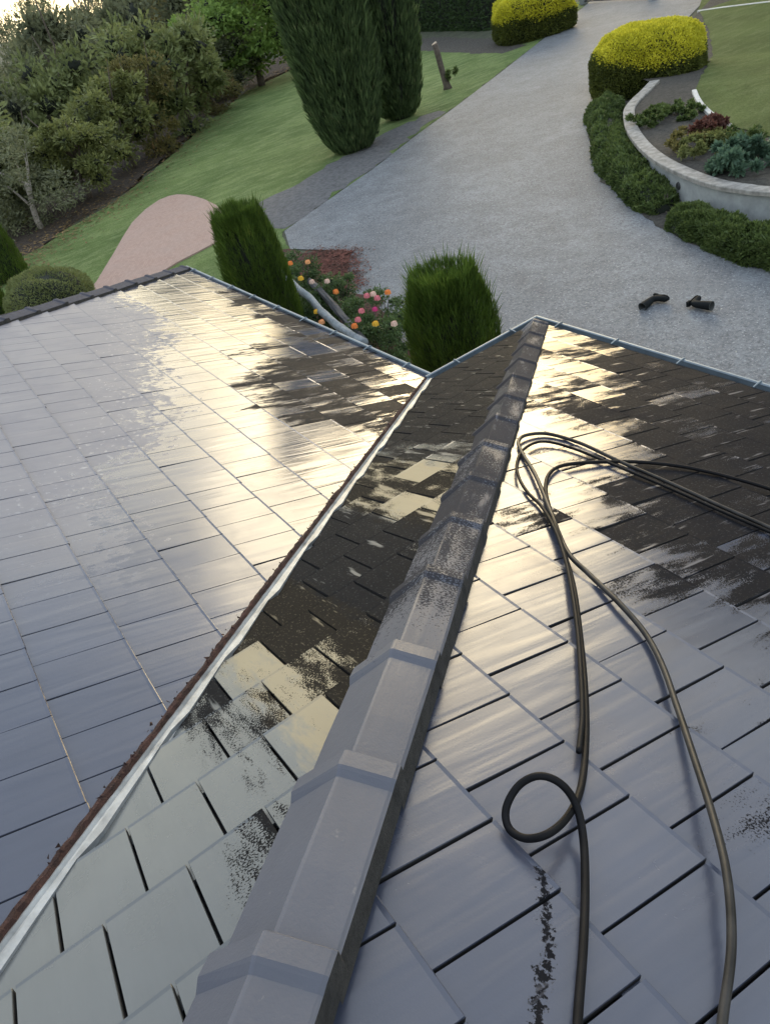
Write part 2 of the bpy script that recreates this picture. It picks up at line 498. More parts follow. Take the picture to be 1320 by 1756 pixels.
def ground_materials():
    d = {}
    # exposed aggregate drive
    m = Mat('driveway_aggregate'); v = m.coord('World')
    big = m.noise(v, .35, 5, .6, .5); mid = m.noise(v, 2.2, 6, .65); fine = m.noise(v, 16, 5, .85)
    col = m.ramp(big, [(.3, (.125, .138, .150)), (.7, (.200, .218, .232))])
    col = m.mix(m.ramp(mid, [(.42, 0.0), (.66, .55)]), col, (.080, .085, .098))
    col = m.mix(m.ramp(fine, [(.38, .85), (.54, 0.0)]), col, (.055, .060, .070))
    col = m.mix(m.ramp(m.noise(v, 25, 3, .8), [(.58, 0.0), (.66, .7)]), col, (.42, .43, .44))
    # pale hairline joints and tyre-worn streaks
    cr = m.node('ShaderNodeTexVoronoi', feature='DISTANCE_TO_EDGE'); cr.inputs['Scale'].default_value = .16
    wv = m.node('ShaderNodeVectorMath', operation='ADD'); m.l.new(v, wv.inputs[0])
    nz = m.node('ShaderNodeTexNoise'); m.l.new(v, nz.inputs[0]); nz.inputs['Scale'].default_value = .5
    sc_ = m.node('ShaderNodeVectorMath', operation='SCALE'); m.l.new(nz.outputs[1], sc_.inputs[0]); sc_.inputs[3].default_value = 2.5
    m.l.new(sc_.outputs[0], wv.inputs[1]); m.l.new(wv.outputs[0], cr.inputs['Vector'])
    line = m.math('MULTIPLY', m.ramp(cr.outputs['Distance'], [(.0, 1.0), (.012, .6), (.05, 0.0)]), m.noise(v, .8, 3))
    col = m.mix(m.math('MULTIPLY', line, .3), col, (.26, .28, .29))
    m.P('Base Color', col); m.P('Roughness', .75)
    m.P('Normal', m.bump(m.noise(v, 45, 4, .7), .9, .012)); d['drive'] = m.m
    # lawn
    for key, a, b_, c_ in (('lawn', (.090, .145, .046), (.185, .255, .090), (.32, .38, .18)), ('lawn2', (.085, .115, .036), (.145, .185, .060), (.22, .25, .11))):
        m = Mat('grass_' + key); v = m.coord('World'); vs = m.coord('World', (1, .35, 1), (0, 0, math.radians(32)))
        col = m.ramp(m.noise(v, .45, 5, .6, .4), [(.3, a), (.72, b_)])
        col = m.mix(m.ramp(m.noise(vs, 3.5, 5, .7), [(.45, 0.0), (.75, .6)]), col, c_)
        col = m.mix(m.ramp(m.noise(v, 22, 4, .8), [(.36, .6), (.52, 0.0)]), col, tuple(np.array(a) * .4))
        m.P('Base Color', col); m.P('Roughness', .9); m.P('Specular IOR Level', .1)
        m.P('Normal', m.bump(m.noise(v, 30, 5, .8), 1.0, .05)); d[key] = m.m
    d['soil'] = simple('ground_soil', (.060, .068, .040), .95, 3, .4, .8, .05)
    d['grit'] = simple('grey_mulch', (.125, .125, .128), .95, 9, .35, .9, .04)
    d['mulch'] = simple('red_bark_mulch', (.085, .032, .024), .95, 22, .7, 1.0, .05)
    d['bed'] = simple('garden_bed', (.07, .065, .055), .95, 12, .5, 1.0, .05)
    m = Mat('pink_paving'); v = m.coord('World', (1, 1, 1), (0, 0, .5))
    br = m.node('ShaderNodeTexBrick'); m.l.new(v, br.inputs['Vector'])
    br.inputs['Scale'].default_value = 4.0; br.inputs['Mortar Size'].default_value = .012
    br.inputs['Color1'].default_value = (.36, .245, .20, 1); br.inputs['Color2'].default_value = (.29, .19, .155, 1); br.inputs['Mortar'].default_value = (.24, .17, .14, 1)
    col = m.mix(m.ramp(m.noise(v, 1.2, 5, .6), [(.3, 0.0), (.8, .5)]), br.outputs[0], (.32, .25, .22))
    m.P('Base Color', col); m.P('Roughness', .9); d['paving'] = m.m
    return d


GM = ground_materials()
LF_SHRUB = leaf_material('clipped_conifer_leaf', (.018, .036, .006), (.080, .135, .020), .6, 2.6, (.20, .24, .04))
LF_CYP = leaf_material('cypress_leaf', (.014, .028, .012), (.085, .130, .048), .65, 3.4, (.22, .24, .12))
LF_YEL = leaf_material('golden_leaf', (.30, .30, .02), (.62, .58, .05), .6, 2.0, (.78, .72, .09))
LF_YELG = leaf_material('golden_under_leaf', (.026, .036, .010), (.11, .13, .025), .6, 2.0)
LF_HEDGE = leaf_material('low_hedge_leaf', (.022, .038, .012), (.105, .150, .045), .5, 3.2, (.20, .24, .08))
LF_IVY = leaf_material('tall_hedge_leaf', (.018, .035, .014), (.065, .105, .040), .5, 1.5)
LF_LIME = leaf_material('lime_leaf', (.07, .12, .03), (.22, .32, .08), .6, .8, (.34, .42, .14), .35)
LF_OLIVE = leaf_material('olive_leaf', (.060, .076, .026), (.19, .21, .070), .6, .8, (.18, .16, .06))
LF_DARK = leaf_material('dark_green_leaf', (.055, .075, .025), (.19, .22, .085), .6, .8)
LF_GREY = leaf_material('grey_green_leaf', (.050, .060, .036), (.170, .185, .105), .7, .7, (.17, .17, .12))
LF_AUT = leaf_material('autumn_leaf', (.06, .065, .022), (.18, .16, .055), .6, 1.3, (.36, .19, .09), .3)
LF_ROSE = leaf_material('rose_leaf', (.024, .045, .018), (.095, .150, .055), .5, 3.0)
LF_TEAL = leaf_material('blue_green_leaf', (.035, .07, .045), (.10, .17, .11), .6, 3.0)
M_PETAL = {k: simple('petal_' + k, c, .7, 40, .2, .2, .005) for k, c in
           dict(orange=(.85, .27, .06), apricot=(.88, .42, .18), pink=(.72, .22, .26), magenta=(.62, .05, .22), yellow=(.85, .52, .05), blush=(.80, .58, .48)).items()}


# ------------------------------------------------------------------ terrain and ground sheets
def sheet(name, pts, mat, z, label=None, grid=0, kind='structure', jitter=.0, side=None):
    """flat polygon on the ground; pts are world (x, y)"""
    P = []
    n = len(pts)
    for i in range(n):
        a, b = np.array(pts[i], float), np.array(pts[(i + 1) % n], float)
        k = max(1, int(np.linalg.norm(b - a) / .35)) if jitter else 1
        k = min(k, 80)
        for j in range(k):
            q = a + (b - a) * j / k
            if jitter and j: q = q + rng.normal(size=2) * jitter
            P.append((q[0], q[1]))
    zz = z if callable(z) else (lambda x, y: z)
    bm = bmesh.new()
    vs = [bm.verts.new((x, y, zz(x, y))) for x, y in P]
    f = bm.faces.new(vs)
    if callable(z):
        for v in vs: v.co.z = 0
        for yc in (15.0, 20.0):
            bmesh.ops.bisect_plane(bm, geom=bm.verts[:] + bm.edges[:] + bm.faces[:], plane_co=(0, yc, 0), plane_no=(0, 1, 0))
        for v in bm.verts: v.co.z = zz(v.co.x, v.co.y)
    bmesh.ops.triangulate(bm, faces=bm.faces[:])
    if side:
        es = [e for e in bm.edges if len(e.link_faces) == 1]
        r = bmesh.ops.extrude_edge_only(bm, edges=es)
        for v in r['geom']:
            if isinstance(v, bmesh.types.BMVert): v.co.z -= side
    bmesh.ops.recalc_face_normals(bm, faces=bm.faces)
    me = bpy.data.meshes.new(name); bm.to_mesh(me); bm.free()
    me.materials.append(mat)
    up = sum(p.normal.z * p.area for p in me.polygons)
    if up < 0: me.flip_normals()
    o = add(name, me)
    props(o, label, None, None, kind)
    return o


def terrain():
    xs = np.concatenate([np.linspace(-2500, -140, 8), np.linspace(-120, 60, 61), np.linspace(80, 2500, 8)])
    ys = np.concatenate([np.linspace(-2500, -120, 8), np.linspace(-100, 120, 61), np.linspace(150, 2500, 8)])
    V, Fc = [], []
    for y in ys:
        for x in xs:
            d = max(0.0, (-x - .55 * max(y, 0)) - 25)       # the bank falls away beyond the tree line
            drop = 9.0 * (1 - math.exp(-(d / 22.0) ** 2)) if y < 60 else 0
            V.append((x, y, GZ - drop * max(0.0, min(1, (28 - y) / 18))))
    nx = len(xs)
    for j in range(len(ys) - 1):
        for i in range(nx - 1):
            Fc.append((j * nx + i, j * nx + i + 1, (j + 1) * nx + i + 1, (j + 1) * nx + i))
    o = add('ground', mesh_from('ground', V, Fc, [GM['soil']], smooth=True))
    props(o, kind='structure')


terrain()
g2 = lambda px, py, z=GZ: tuple(hit(px, py, z)[:2])
drive_left = [g2(*p) for p in ((488, 397), (600, 318), (643, 288), (720, 228), (783, 182), (850, 131), (920, 76), (1003, 10))]
drive_right = [g2(*p) for p in ((1205, 4), (1180, 30), (1100, 95), (1040, 142), (1027, 160), (1005, 190), (1010, 240), (1027, 296), (1069, 348), (1149, 400), (1208, 428), (1320, 463))]
sheet('lawn', [(-13.2, -9), (-22.4, -4), g2(20, 450), g2(110, 395), g2(200, 345), g2(300, 262), g2(350, 215), g2(420, 158), g2(520, 110), g2(690, 68), g2(850, 68), g2(880, 66), g2(990, 2)] +
      [(x - .02, y - .05) for x, y in drive_left[::-1]] + [(-12.8, 4.6), (-11, 2.6), (-9, 0.6), (-8.5, -9)], GM['lawn'], GZ + .012, jitter=.05)
sheet('driveway', [g2(498, 428)] + drive_left + [(-36.5, 42), (-28, 42)] + drive_right + [(1.5, 6.6), (9, 6.4), (16, 7), (16, 1.9), (-.1, 1.9), (-4.5, 2.6), g2(640, 520), g2(600, 500), g2(588, 482), g2(600, 445), g2(560, 430)], GM['drive'], GZ + .024)
sheet('mulch_bed', [g2(496, 428), g2(520, 436), g2(560, 431), g2(605, 434), g2(598, 462), g2(585, 485), g2(605, 505), g2(650, 530), (-4.5, 2.7), (-.5, 2.0), (-.3, -.2), (-7, -.2), (-9.3, .6), (-11.2, 2.8), (-12.9, 4.4)], GM['mulch'], GZ + .034, jitter=.10)
sheet('gravel_strip', [g2(470, 392), g2(440, 352), g2(500, 322), g2(560, 283), g2(610, 262), g2(660, 228), g2(720, 200), g2(752, 190), g2(765, 192), g2(720, 224), g2(643, 284), g2(600, 314), g2(488, 393)], GM['grit'], GZ + .018, jitter=.12)
sheet('bark_strip', [g2(690, 66), g2(760, 64), g2(860, 66), g2(905, 76), g2(860, 92), g2(780, 90), g2(712, 86)], GM['bed'], GZ + .016, jitter=.1)
sheet('tree_bed', [g2(-60, 510), g2(30, 448), g2(120, 388), g2(205, 335), g2(300, 254), g2(352, 205), g2(425, 150), g2(520, 108), g2(500, 90), g2(330, 150), g2(200, 260), g2(60, 350), g2(-60, 430)], simple('leaf_litter', (.050, .036, .026), .95, 6, .5, .9, .05), GZ + .016, jitter=.12)
path_pts = [g2(*p) for p in ((150, 505), (167, 485), (183, 458), (197, 435), (212, 408), (228, 383), (250, 361), (273, 345), (290, 338), (305, 335), (322, 336), (337, 339), (352, 344), (372, 354), (390, 380), (372, 417), (340, 434), (305, 452), (260, 480))]
sheet('paved_path', path_pts + [(-8.6, -1.2), (-10, -5), (-13.4, -5)], GM['paving'], GZ + .05, side=.06)

sheet('hedge_bed', drive_right[4:] + [(-.5, 8.6), (-3, 9.0), (-5.6, 9.9), (-7.5, 11.2), (-9.8, 13.6), (-11.6, 16.4)], GM['bed'], GZ + .03, jitter=.07)
TZ = -1.86
wall_px = [(1122, 138), (1106, 155), (1092, 168), (1082, 180), (1078, 192), (1082, 215), (1093, 235), (1112, 256), (1138, 275), (1170, 291), (1205, 305), (1240, 315), (1280, 321), (1320, 325)]
wall_c = [np.array(g2(x, y, TZ + .03)) for x, y in wall_px] + [np.array((-1.6, 9.3)), np.array((.2, 9.9)), np.array((2, 11.2)), np.array((3.4, 13.5))]
wall_c = [np.array(p) for p in spline(wall_c, 4)]


def tzz(x, y):
    return TZ - .52 * max(0.0, min(1.0, (y - 15.0) / 5.0)) if y > 15 else TZ


inner = [p for p in drive_right[:4]]
terr = [tuple(p) for p in wall_c] + [(5, 20), (8, 45), (-24, 45), (-26, 42)] + [(x + .3, y + .2) for x, y in inner]
sheet('garden_bed', terr, GM['bed'], tzz)
lawn_r = [g2(*p, TZ) for p in ((1190, 158), (1196, 172), (1206, 186), (1225, 203), (1250, 218), (1290, 226), (1325, 236))]
sheet('round_lawn', lawn_r + [(-1, 13), (3, 22), (6, 40), (-16, 40), g2(1199, 26), g2(1215, 60), g2(1222, 100), g2(1200, 130, TZ)], GM['lawn2'], lambda x, y: tzz(x, y) + .02, jitter=.03)
sheet('lawn_verge', [g2(1205, -6), g2(1196, 22), g2(1330, 8), (-8, 45), (-24, 45)], GM['lawn2'], GZ + .06)


def ribbon_wall(name, pts, w, z0, z1, mat, parent=None, bev=.0):
    """a wall or kerb that follows pts, width w, height z0..z1"""
    V, Fc = [], []
    n = len(pts)
    for i, p in enumerate(pts):
        t = unit(np.array(pts[min(i + 1, n - 1)]) - np.array(pts[max(i - 1, 0)]))
        nr = np.array((-t[1], t[0]))
        a, b = np.array(p) - nr * w / 2, np.array(p) + nr * w / 2
        V += [(a[0], a[1], z0), (a[0], a[1], z1 - bev), (*(a + nr * bev), z1), (*(b - nr * bev), z1), (b[0], b[1], z1 - bev), (b[0], b[1], z0)]
    for i in range(n - 1):
        for k in range(6):
            Fc.append((i * 6 + k, i * 6 + (k + 1) % 6, (i + 1) * 6 + (k + 1) % 6, (i + 1) * 6 + k))
    Fc += [tuple(range(6)), tuple(range((n - 1) * 6, n * 6))[::-1]]
    me = mesh_from(name, V, Fc, [mat])
    bm = bmesh.new(); bm.from_mesh(me); bmesh.ops.recalc_face_normals(bm, faces=bm.faces); bm.to_mesh(me); bm.free()
    return add(name, me, parent)


rw = empty('retaining_wall', (wall_c[10][0], wall_c[10][1], GZ), 'curved pale concrete retaining wall with a weathered coping around the raised garden bed', 'wall')
out_c = [p for p in wall_c]
ribbon_wall('wall_face', out_c, .16, GZ - .1, TZ - .03, M_CONC, rw)
ribbon_wall('coping', out_c, .27, TZ - .03, TZ + .045, M_CAPST, rw, .012)
# round vent on the wall face
q = hit(1176, 312, TZ - .2)
ip = min(range(len(wall_c)), key=lambda i: np.linalg.norm(wall_c[i] - q[:2]))
tt = unit(wall_c[ip + 1] - wall_c[ip - 1]); nn = np.array((tt[1], -tt[0]))
if nn @ (CP[:2] - wall_c[ip]) < 0: nn = -nn
pc = wall_c[ip] + nn * .08
vV, vF = sweep([(*pc, TZ - .24), (*(pc + nn * .03), TZ - .24)], [.075, .06], 16)
add('wall_vent', mesh_from('wall_vent', vV, vF, [M_METAL]), rw)
ke = [np.array(g2(*p, TZ)) for p in ((1190, 158), (1196, 172), (1206, 186), (1225, 203), (1250, 218))]
o = ribbon_wall('garden_kerb', [np.array(p) for p in spline(ke, 4)], .11, TZ - .05, TZ + .07, M_EDGE, None, .01)
props(o, 'short curved pale concrete kerb between the planted bed and the round lawn', 'kerb')
ke = [np.array(g2(*p)) for p in ((1197, 25), (1240, 19), (1290, 13), (1335, 8))]
o = ribbon_wall('garden_kerb', ke, .16, GZ - .05, GZ + .16, M_EDGE, None, .01)
props(o, 'straight pale kerb along the far edge of the round lawn', 'kerb')


# ------------------------------------------------------------------ the house roof
house = empty('house', (0, -3.5, GZ), 'house with a dark grey wet flat tiled roof, hips, a metal valley and steel gutters', 'house')


def tiles(name, frame, u0, u1, nrow, first, phase, mat, cuts, tw=TW, v_from=0, seed=1, gap=.0075):
    """frame(u, v, h) -> world;  u along the eave, v down-slope plan distance from the eave (inwards)"""
    r = np.random.default_rng(seed)
    bm = bmesh.new()
    uvl = bm.loops.layers.uv.new('UVMap')
    TH = .019
    for k in range(nrow):
        v0 = first + k * GY
        ln = GY * 1.16 if v0 + GY > 0 else GY
        ph = phase + (tw / 2 if k % 2 else 0)
        i0 = int(math.floor((u0 - ph) / tw)) - 1; i1 = int(math.ceil((u1 - ph) / tw)) + 1
        for i in range(i0, i1):
            ua, ub = ph + i * tw + gap / 2, ph + (i + 1) * tw - gap / 2
            ja, jb, jt = *(r.normal(size=2) * (.0008 if gap > .005 else .0004)), r.normal() * (.0014 if gap > .005 else .0008)
            dv = r.normal() * .0012
            c = .0035

            def hh(u, v):
                s = (v - v0) / GY
                return -TH * .95 * s + (ja if u < (ua + ub) / 2 else jb) + jt * s * 2
            ring = [(ua, v0 + dv), (ub, v0 + dv), (ub, v0 + ln), (ua, v0 + ln)]
            insr = [(ua + c * .35, v0 + c + dv), (ub - c * .35, v0 + c + dv), (ub - c * .35, v0 + ln), (ua + c * .35, v0 + ln)]
            B = [bm.verts.new(frame(u, v, hh(u, v) - TH * .9)) for u, v in ring]
            S = [bm.verts.new(frame(u, v, hh(u, v) - .003)) for u, v in ring]
            Tt = [bm.verts.new(frame(u, v, hh(u, v) + (.0014 if q_ < 2 else 0))) for q_, (u, v) in enumerate(insr)]
            mr = [(ua + c * .35, v0 + .013 + dv), (ub - c * .35, v0 + .013 + dv)]
            Mr = [bm.verts.new(frame(u, v, hh(u, v) - .0004)) for u, v in mr]
            fs = [bm.faces.new((Tt[0], Tt[1], Mr[1], Mr[0])), bm.faces.new((Mr[0], Mr[1], Tt[2], Tt[3]))]
            for a in range(4):
                b = (a + 1) % 4
                tl = (S[a], S[b], Tt[b], Tt[a]) if a in (0, 2) else ((S[a], S[b], Tt[b], Mr[1], Tt[a]) if a == 1 else (S[a], S[b], Tt[b], Mr[0], Tt[a]))
                fs.append(bm.faces.new(tl))
                fb = bm.faces.new((B[a], B[b], S[b], S[a])); fb.material_index = 1 if a in (1, 3) else 0
                fs.append(fb)
            for f in fs:
                for lp in f.loops:
                    j = [w for w, lst in enumerate((B, S, Tt, Mr)) if lp.vert in lst][0]
                    lst = (B, S, Tt, Mr)[j]; u, v = (ring, ring, insr, mr)[j][lst.index(lp.vert)]
                    lp[uvl].uv = (u, v * CT)
    for co, no in cuts:
        bmesh.ops.bisect_plane(bm, geom=bm.verts[:] + bm.edges[:] + bm.faces[:], plane_co=co, plane_no=no, clear_outer=True)
    bmesh.ops.recalc_face_normals(bm, faces=bm.faces)
    me = bpy.data.meshes.new(name); bm.to_mesh(me); bm.free()
    me.materials.append(mat); me.materials.append(M_UNDER)
    return me


def frA(u, v, h): return (u, -v + h * T / CT, v * T + h / CT)
def frC(u, v, h): return (u, L - v + h * T / CT, v * T + h / CT)
def frB(u, v, h): return (v - h * T / CT, u, v * T + h / CT)


TOP = 6.6
s2 = math.sqrt(.5)
VA, VB = .046, .022      # where the tiles are cut back from the valley centre line
HIPN = Vector((1, 1, 0)) * s2
meA = tiles('roof_tiles', frA, -W - .3, TOP, 22, 3.436 - 11 * GY, 3.0, M_TILE_A,
            [((-VA / s2, 0, 0), (s2, s2, 0)), ((-W, 0, 0), (-s2, s2 * -1, 0)), ((0, -TOP, 0), (0, -1, 0))], .22, seed=3, gap=.0038)
roofA = add('roof_slope', meA, house); roofA['label'] = 'large left roof slope of dark flat tiles, partly dry and matt, partly wet and mirror bright'
meC = tiles('roof_tiles', frC, -.2, 9.5, 21, (L + 2.943) - 13 * GY, 4.483, M_TILE_C,
            [((0, L, 0), (-s2, -s2, 0)), ((0, L - TOP, 0), (0, -1, 0)), ((9, 0, 0), (1, 0, 0))], .219, seed=5)
roofC = add('roof_slope', meC, house); roofC['label'] = 'right roof slope of wet dark flat tiles under the black hoses'
meB = tiles('roof_tiles', frB, -TOP - 1, L + .2, 21, 4.171 - 13 * GY, -3.361 + .1085, M_TILE_B,
            [((0, L, 0), (s2, s2, 0)), ((VB / s2, 0, 0), (-s2, -s2, 0)), ((TOP, 0, 0), (1, 0, 0))], .217, seed=9)
roofB = add('roof_slope', meB, house); roofB['label'] = 'narrow roof slope between the metal valley and the capped hip, dark and patchy'

# underlay below the tiles, back slopes and walls
dz = .05
V = [(-W, 0, -dz), (0, 0, -dz), (TOP, -TOP, TOP * T - dz), (-W + TOP, -TOP, TOP * T - dz),
     (0, L, -dz), (TOP, L - TOP, TOP * T - dz), (9, L, -dz), (9, L - TOP, TOP * T - dz),
     (-W, -2 * TOP, -dz), (9, -2 * TOP, -dz), (9, -TOP, TOP * T - dz)]
Fc = [(0, 3, 2, 1), (1, 2, 5, 4), (4, 5, 7, 6), (3, 0, 8), (8, 9, 10, 2, 3), (2, 10, 7, 5)]
add('underlay', mesh_from('underlay', V, Fc, [M_UNDER]), house)
eo = .42
Vw, Fw = join([boxv(-W + eo, 8.6, -2 * TOP + eo, -eo, GZ - .1, -.12), boxv(eo, 8.6, -eo, L - eo, GZ - .1, -.12)])
add('wall', mesh_from('wall', Vw, Fw, [M_WALL]), house)
Vs = [(-W, 0, -.1), (0, 0, -.1), (0, L, -.1), (9, L, -.1), (9, -2 * TOP, -.1), (-W, -2 * TOP, -.1)]
add('soffit', mesh_from('soffit', Vs, [(0, 1, 2, 3, 4, 5)], [M_SOFFIT]), house)

# valley: folded metal tray with the cut tiles' rusty edge on its left
def along(s, q, h):
    """point by the valley: s along plan, q across (+ towards side slope), h above the valley line"""
    return (s + q * s2, -s + q * s2, s * T + h)


Vv, Fv = [], []
prof = [(-.11, -.045), (-.060, -.045), (-.044, -.018), (-.030, -.008), (-.022, -.002), (-.014, -.010), (0.0, -.012), (.012, -.004), (.022, -.004), (.05, -.045), (.1, -.045)]
nS = 90
for i in range(nS + 1):
    s = -.06 + (TOP) * i / nS
    for q_, h_ in prof:
        wob = .004 * math.sin(i * 1.7 + q_ * 40) if q_ > .02 else 0
        Vv.append(along(s, q_ + wob, h_ + abs(q_) * T * s2 * (1 if q_ < 0 else -1)))
np_ = len(prof)
for i in range(nS):
    for k in range(np_ - 1):
        Fv.append((i * np_ + k, i * np_ + k + 1, (i + 1) * np_ + k + 1, (i + 1) * np_ + k))
add('valley_tray', mesh_from('valley_tray', Vv, Fv, [M_VALLEY]), house)
# pale sealed lip that laps over the side slope's tile edges, stepped at each course
Vv, Fv = [], []
for i in range(nS + 1):
    s = TOP * i / nS
    fr = ((s + .05) / GY) % 1.0
    e = .016 + .014 * fr + .001 * random.random()
    Vv += [along(s, .002, -.004), along(s, .010, .012), along(s, e, .014 - e * T * s2 - .004 * fr), along(s, e + .002, -.012 - e * T * s2)]
for i in range(nS):
    for k in range(3): Fv.append((i * 4 + k, i * 4 + k + 1, (i + 1) * 4 + k + 1, (i + 1) * 4 + k))
add('valley_flashing', mesh_from('valley_flashing', Vv, Fv, [M_VALLEY]), house)
# rusty crumbling edge (cut tile ends and lodged debris)
Vr, Fr = [], []
for i in range(400):
    s = -.02 + (TOP) * i / 399
    j = random.random()
    top = .006 + .005 * math.sin(i * .31 + 2 * math.sin(i * .071)) * math.sin(i * .043) + .006 * j
    Vr += [along(s, -VA - .004 - .005 * j, top * .8 + VA * T * s2 - .008), along(s, -VA - .002, top + VA * T * s2 - .004), along(s, -VA + .006 + .006 * random.random(), .010 + .5 * top), along(s, -VA + .016 + .010 * random.random(), -.010)]
for i in range(399):
    for k in range(3): Fr.append((i * 4 + k, i * 4 + k + 1, (i + 1) * 4 + k + 1, (i + 1) * 4 + k))
add('cut_tile_edge', mesh_from('cut_tile_edge', Vr, Fr, [M_CUT]), house)['label'] = 'rust brown crumbling cut tile edge beside the valley'
lumps = []
for i in range(260):
    s = random.uniform(.2, TOP); q_ = -VA + random.uniform(-.012, .022)
    c = np.array(along(s, q_, .02 + random.uniform(-.004, .008)))
    r_ = random.uniform(.004, .012)
    P8 = [c + r_ * unit(rng.normal(size=3)) for _ in range(4)]
    lumps.append((P8, [(0, 1, 2), (0, 2, 3), (0, 3, 1), (1, 3, 2)]))
lv, lf = join(lumps)
add('debris', mesh_from('debris', lv, lf, [M_CUT]), house)['kind'] = 'stuff'


# hip caps
def cap(name, org, dirn, side, length, lift, mat, seed):
    """angular hip cap; org plan point at its lower end, dirn plan dir uphill, side = unit plan vector to the 'C' side"""
    r = np.random.default_rng(seed)
    d = np.array([dirn[0], dirn[1], 0.0]); sv = np.array([side[0], side[1], 0.0])
    slope = T * s2 * 1.0     # rise per plan metre along the hip

    def sec(s, up, wide, thick=0):
        # cross-section at distance s along the hip (plan) from the lower end
        base = np.array([org[0], org[1], 0]) + d * s
        z0 = HZ(org) + s * slope + lift + up
        a = .112 + wide; b = .150 + wide
        Lq = base - sv * b; Rq = base + sv * a
        Lq2 = base - sv * (b * .93)
        pts = []
        pts.append((*(Lq)[:2], z0 - .128 - .012))
        pts.append((*(Lq)[:2], z0 - .118))
        pts.append((*(base - sv * .004)[:2], z0 - .001))
        pts.append((*(base + sv * .004)[:2], z0 - .001))
        pts.append((*(Rq - sv * .008)[:2], z0 - .050))
        pts.append((*(Rq)[:2], z0 - .056))
        pts.append((*(Rq - sv * .004)[:2], z0 - .056 - .085))
        return pts
    e = .0
    j = r.normal() * .003
    rows = [sec(0.0, .006 + j, .003), sec(.004, .012 + j, .005), sec(.050, .013 + j, .005), sec(.060, .009 + j, .003), sec(.078, .0 + j, .0), sec(length * .6, -.005, -.001), sec(length, -.012, -.004)]
    n = len(rows[0])
    V = [p for row in rows for p in row]
    Fc = []
    for i in range(len(rows) - 1):
        for k in range(n - 1): Fc.append((i * n + k, i * n + k + 1, (i + 1) * n + k + 1, (i + 1) * n + k))
    Fc.append(tuple(range(n)))
    uv = []
    for row, s in zip(rows, (0, .004, .050, .060, .078, length * .6, length)):
        for k in range(n): uv.append((seed * 1.37 + k * .07, s + seed * .61))
    mi = [1 if (k % (n - 1)) == n - 2 else 0 for k in range(len(Fc) - 1)] + [0]
    me = mesh_from(name, V, Fc, [mat, M_SKIRT], mi, uv=uv)
    bm = bmesh.new(); bm.from_mesh(me); bmesh.ops.recalc_face_normals(bm, faces=bm.faces); bm.to_mesh(me); bm.free()
    return me


M_SKIRT = simple('mortar_joint', (.030, .029, .028), .9, 25, .5, .8, .01)
HZ = lambda p: p[0] * T
DX = .3265
for k in range(-3, 15):
    x = 1.098 + DX * k
    if x > TOP - .3: break
    if x < .1: x = .10
    lift = .046 + .046 * max(0.0, x - 1.9)
    me = cap('ridge_cap', (x, L - x), (s2, -s2), (s2, s2), DX / s2 * 1.10, lift, M_CAP, k + 10)
    add('ridge_cap', me, house)
HZ = lambda p: (p[0] + W) * T
for k in range(0, 17):
    x = -W + .02 + DX * k
    if x + W > TOP - .3: break
    me = cap('ridge_cap', (x, -(x + W)), (s2, -s2), (s2, s2), DX / s2 * 1.10, .05, M_CAP2, k + 60)
    add('ridge_cap', me, house)
# mortar bedding under the caps
for ox, oy in ((0, L), (-W, 0)):
    V = [(ox + .08, oy, -.02), (ox, oy + .0, .0), (ox - .0, oy - .12, -.02)]
    b0 = np.array([ox, oy, 0.0]); b1 = b0 + np.array([TOP, -TOP, TOP * T])
    sv = np.array([s2, s2, 0])
    V = [b0 - sv * .11 + (0, 0, -.05), b0 + (0, 0, .03), b0 + sv * .085 + (0, 0, -.04), b1 - sv * .11 + (0, 0, -.05), b1 + (0, 0, .08), b1 + sv * .085 + (0, 0, -.04)]
    add('mortar_bed', mesh_from('mortar_bed', V, [(0, 1, 4, 3), (1, 2, 5, 4), (0, 2, 1)], [simple('mortar', (.05, .05, .052), .95, 20, .4, .8, .01)]), house)


# gutters
def gutter(p0, p1, outn, name='gutter'):
    p0, p1 = np.array(p0, float), np.array(p1, float)
    d = unit(p1 - p0); o_ = np.array(outn, float)
    prof = [(-.02, -.12), (-.02, -.02), (-.012, -.02), (-.012, -.105), (.040, -.105), (.046, -.010), (.044, .004), (.052, .012), (.064, .012), (.071, .002), (.066, -.010), (.056, -.014), (.054, -.115), (.048, -.12)]
    V, Fc = [], []
    for p in (p0, p1):
        # mitre at the ends handled by small extension
        for q_, h_ in prof: V.append(np.array([p[0], p[1], 0]) + np.array([o_[0] * q_, o_[1] * q_, h_]))
    n = len(prof)
    for k in range(n): Fc.append((k, (k + 1) % n, n + (k + 1) % n, n + k))
    g = add(name, mesh_from(name, V, Fc, [M_GUTTER]), house)
    # spring clips across the gutter
    Ld = np.linalg.norm(p1 - p0); nb = max(2, int(Ld / .62))
    for i in range(nb):
        c = p0 + d * (Ld * (i + .5) / nb)
        a = np.array([c[0], c[1], 0])
        path = [a + np.array([o_[0] * q_, o_[1] * q_, h_]) for q_, h_ in ((-.02, .010), (.03, .018), (.062, .019), (.074, .006), (.072, -.03))]
        v, f = sweep(path, .006, 6)
        b = bpy.data.objects.new('gutter_clip', mesh_from('gutter_clip', v, f, [M_GUTTER])); COL.objects.link(b)
        b.parent = g
    return g


gutter((-W - .06, 0), (-.066, 0), (0, 1))
gutter((0, .0), (0, L + .06), (-1, 0))
gutter((-.066, L), (9, L), (0, 1))

# ------------------------------------------------------------------ hoses on the roof
def roof_pt(px, py, lift=.012):
    """a point resting on the right slope (or raised by lift)"""
    r = M.T @ np.array([(px - 660) / F, (py - 878) / F, 1.0])
    n = np.array([0, T, 1.0]) / CT
    s = (L * T / CT + lift - n @ CP) / (n @ r)
    return CP + s * r


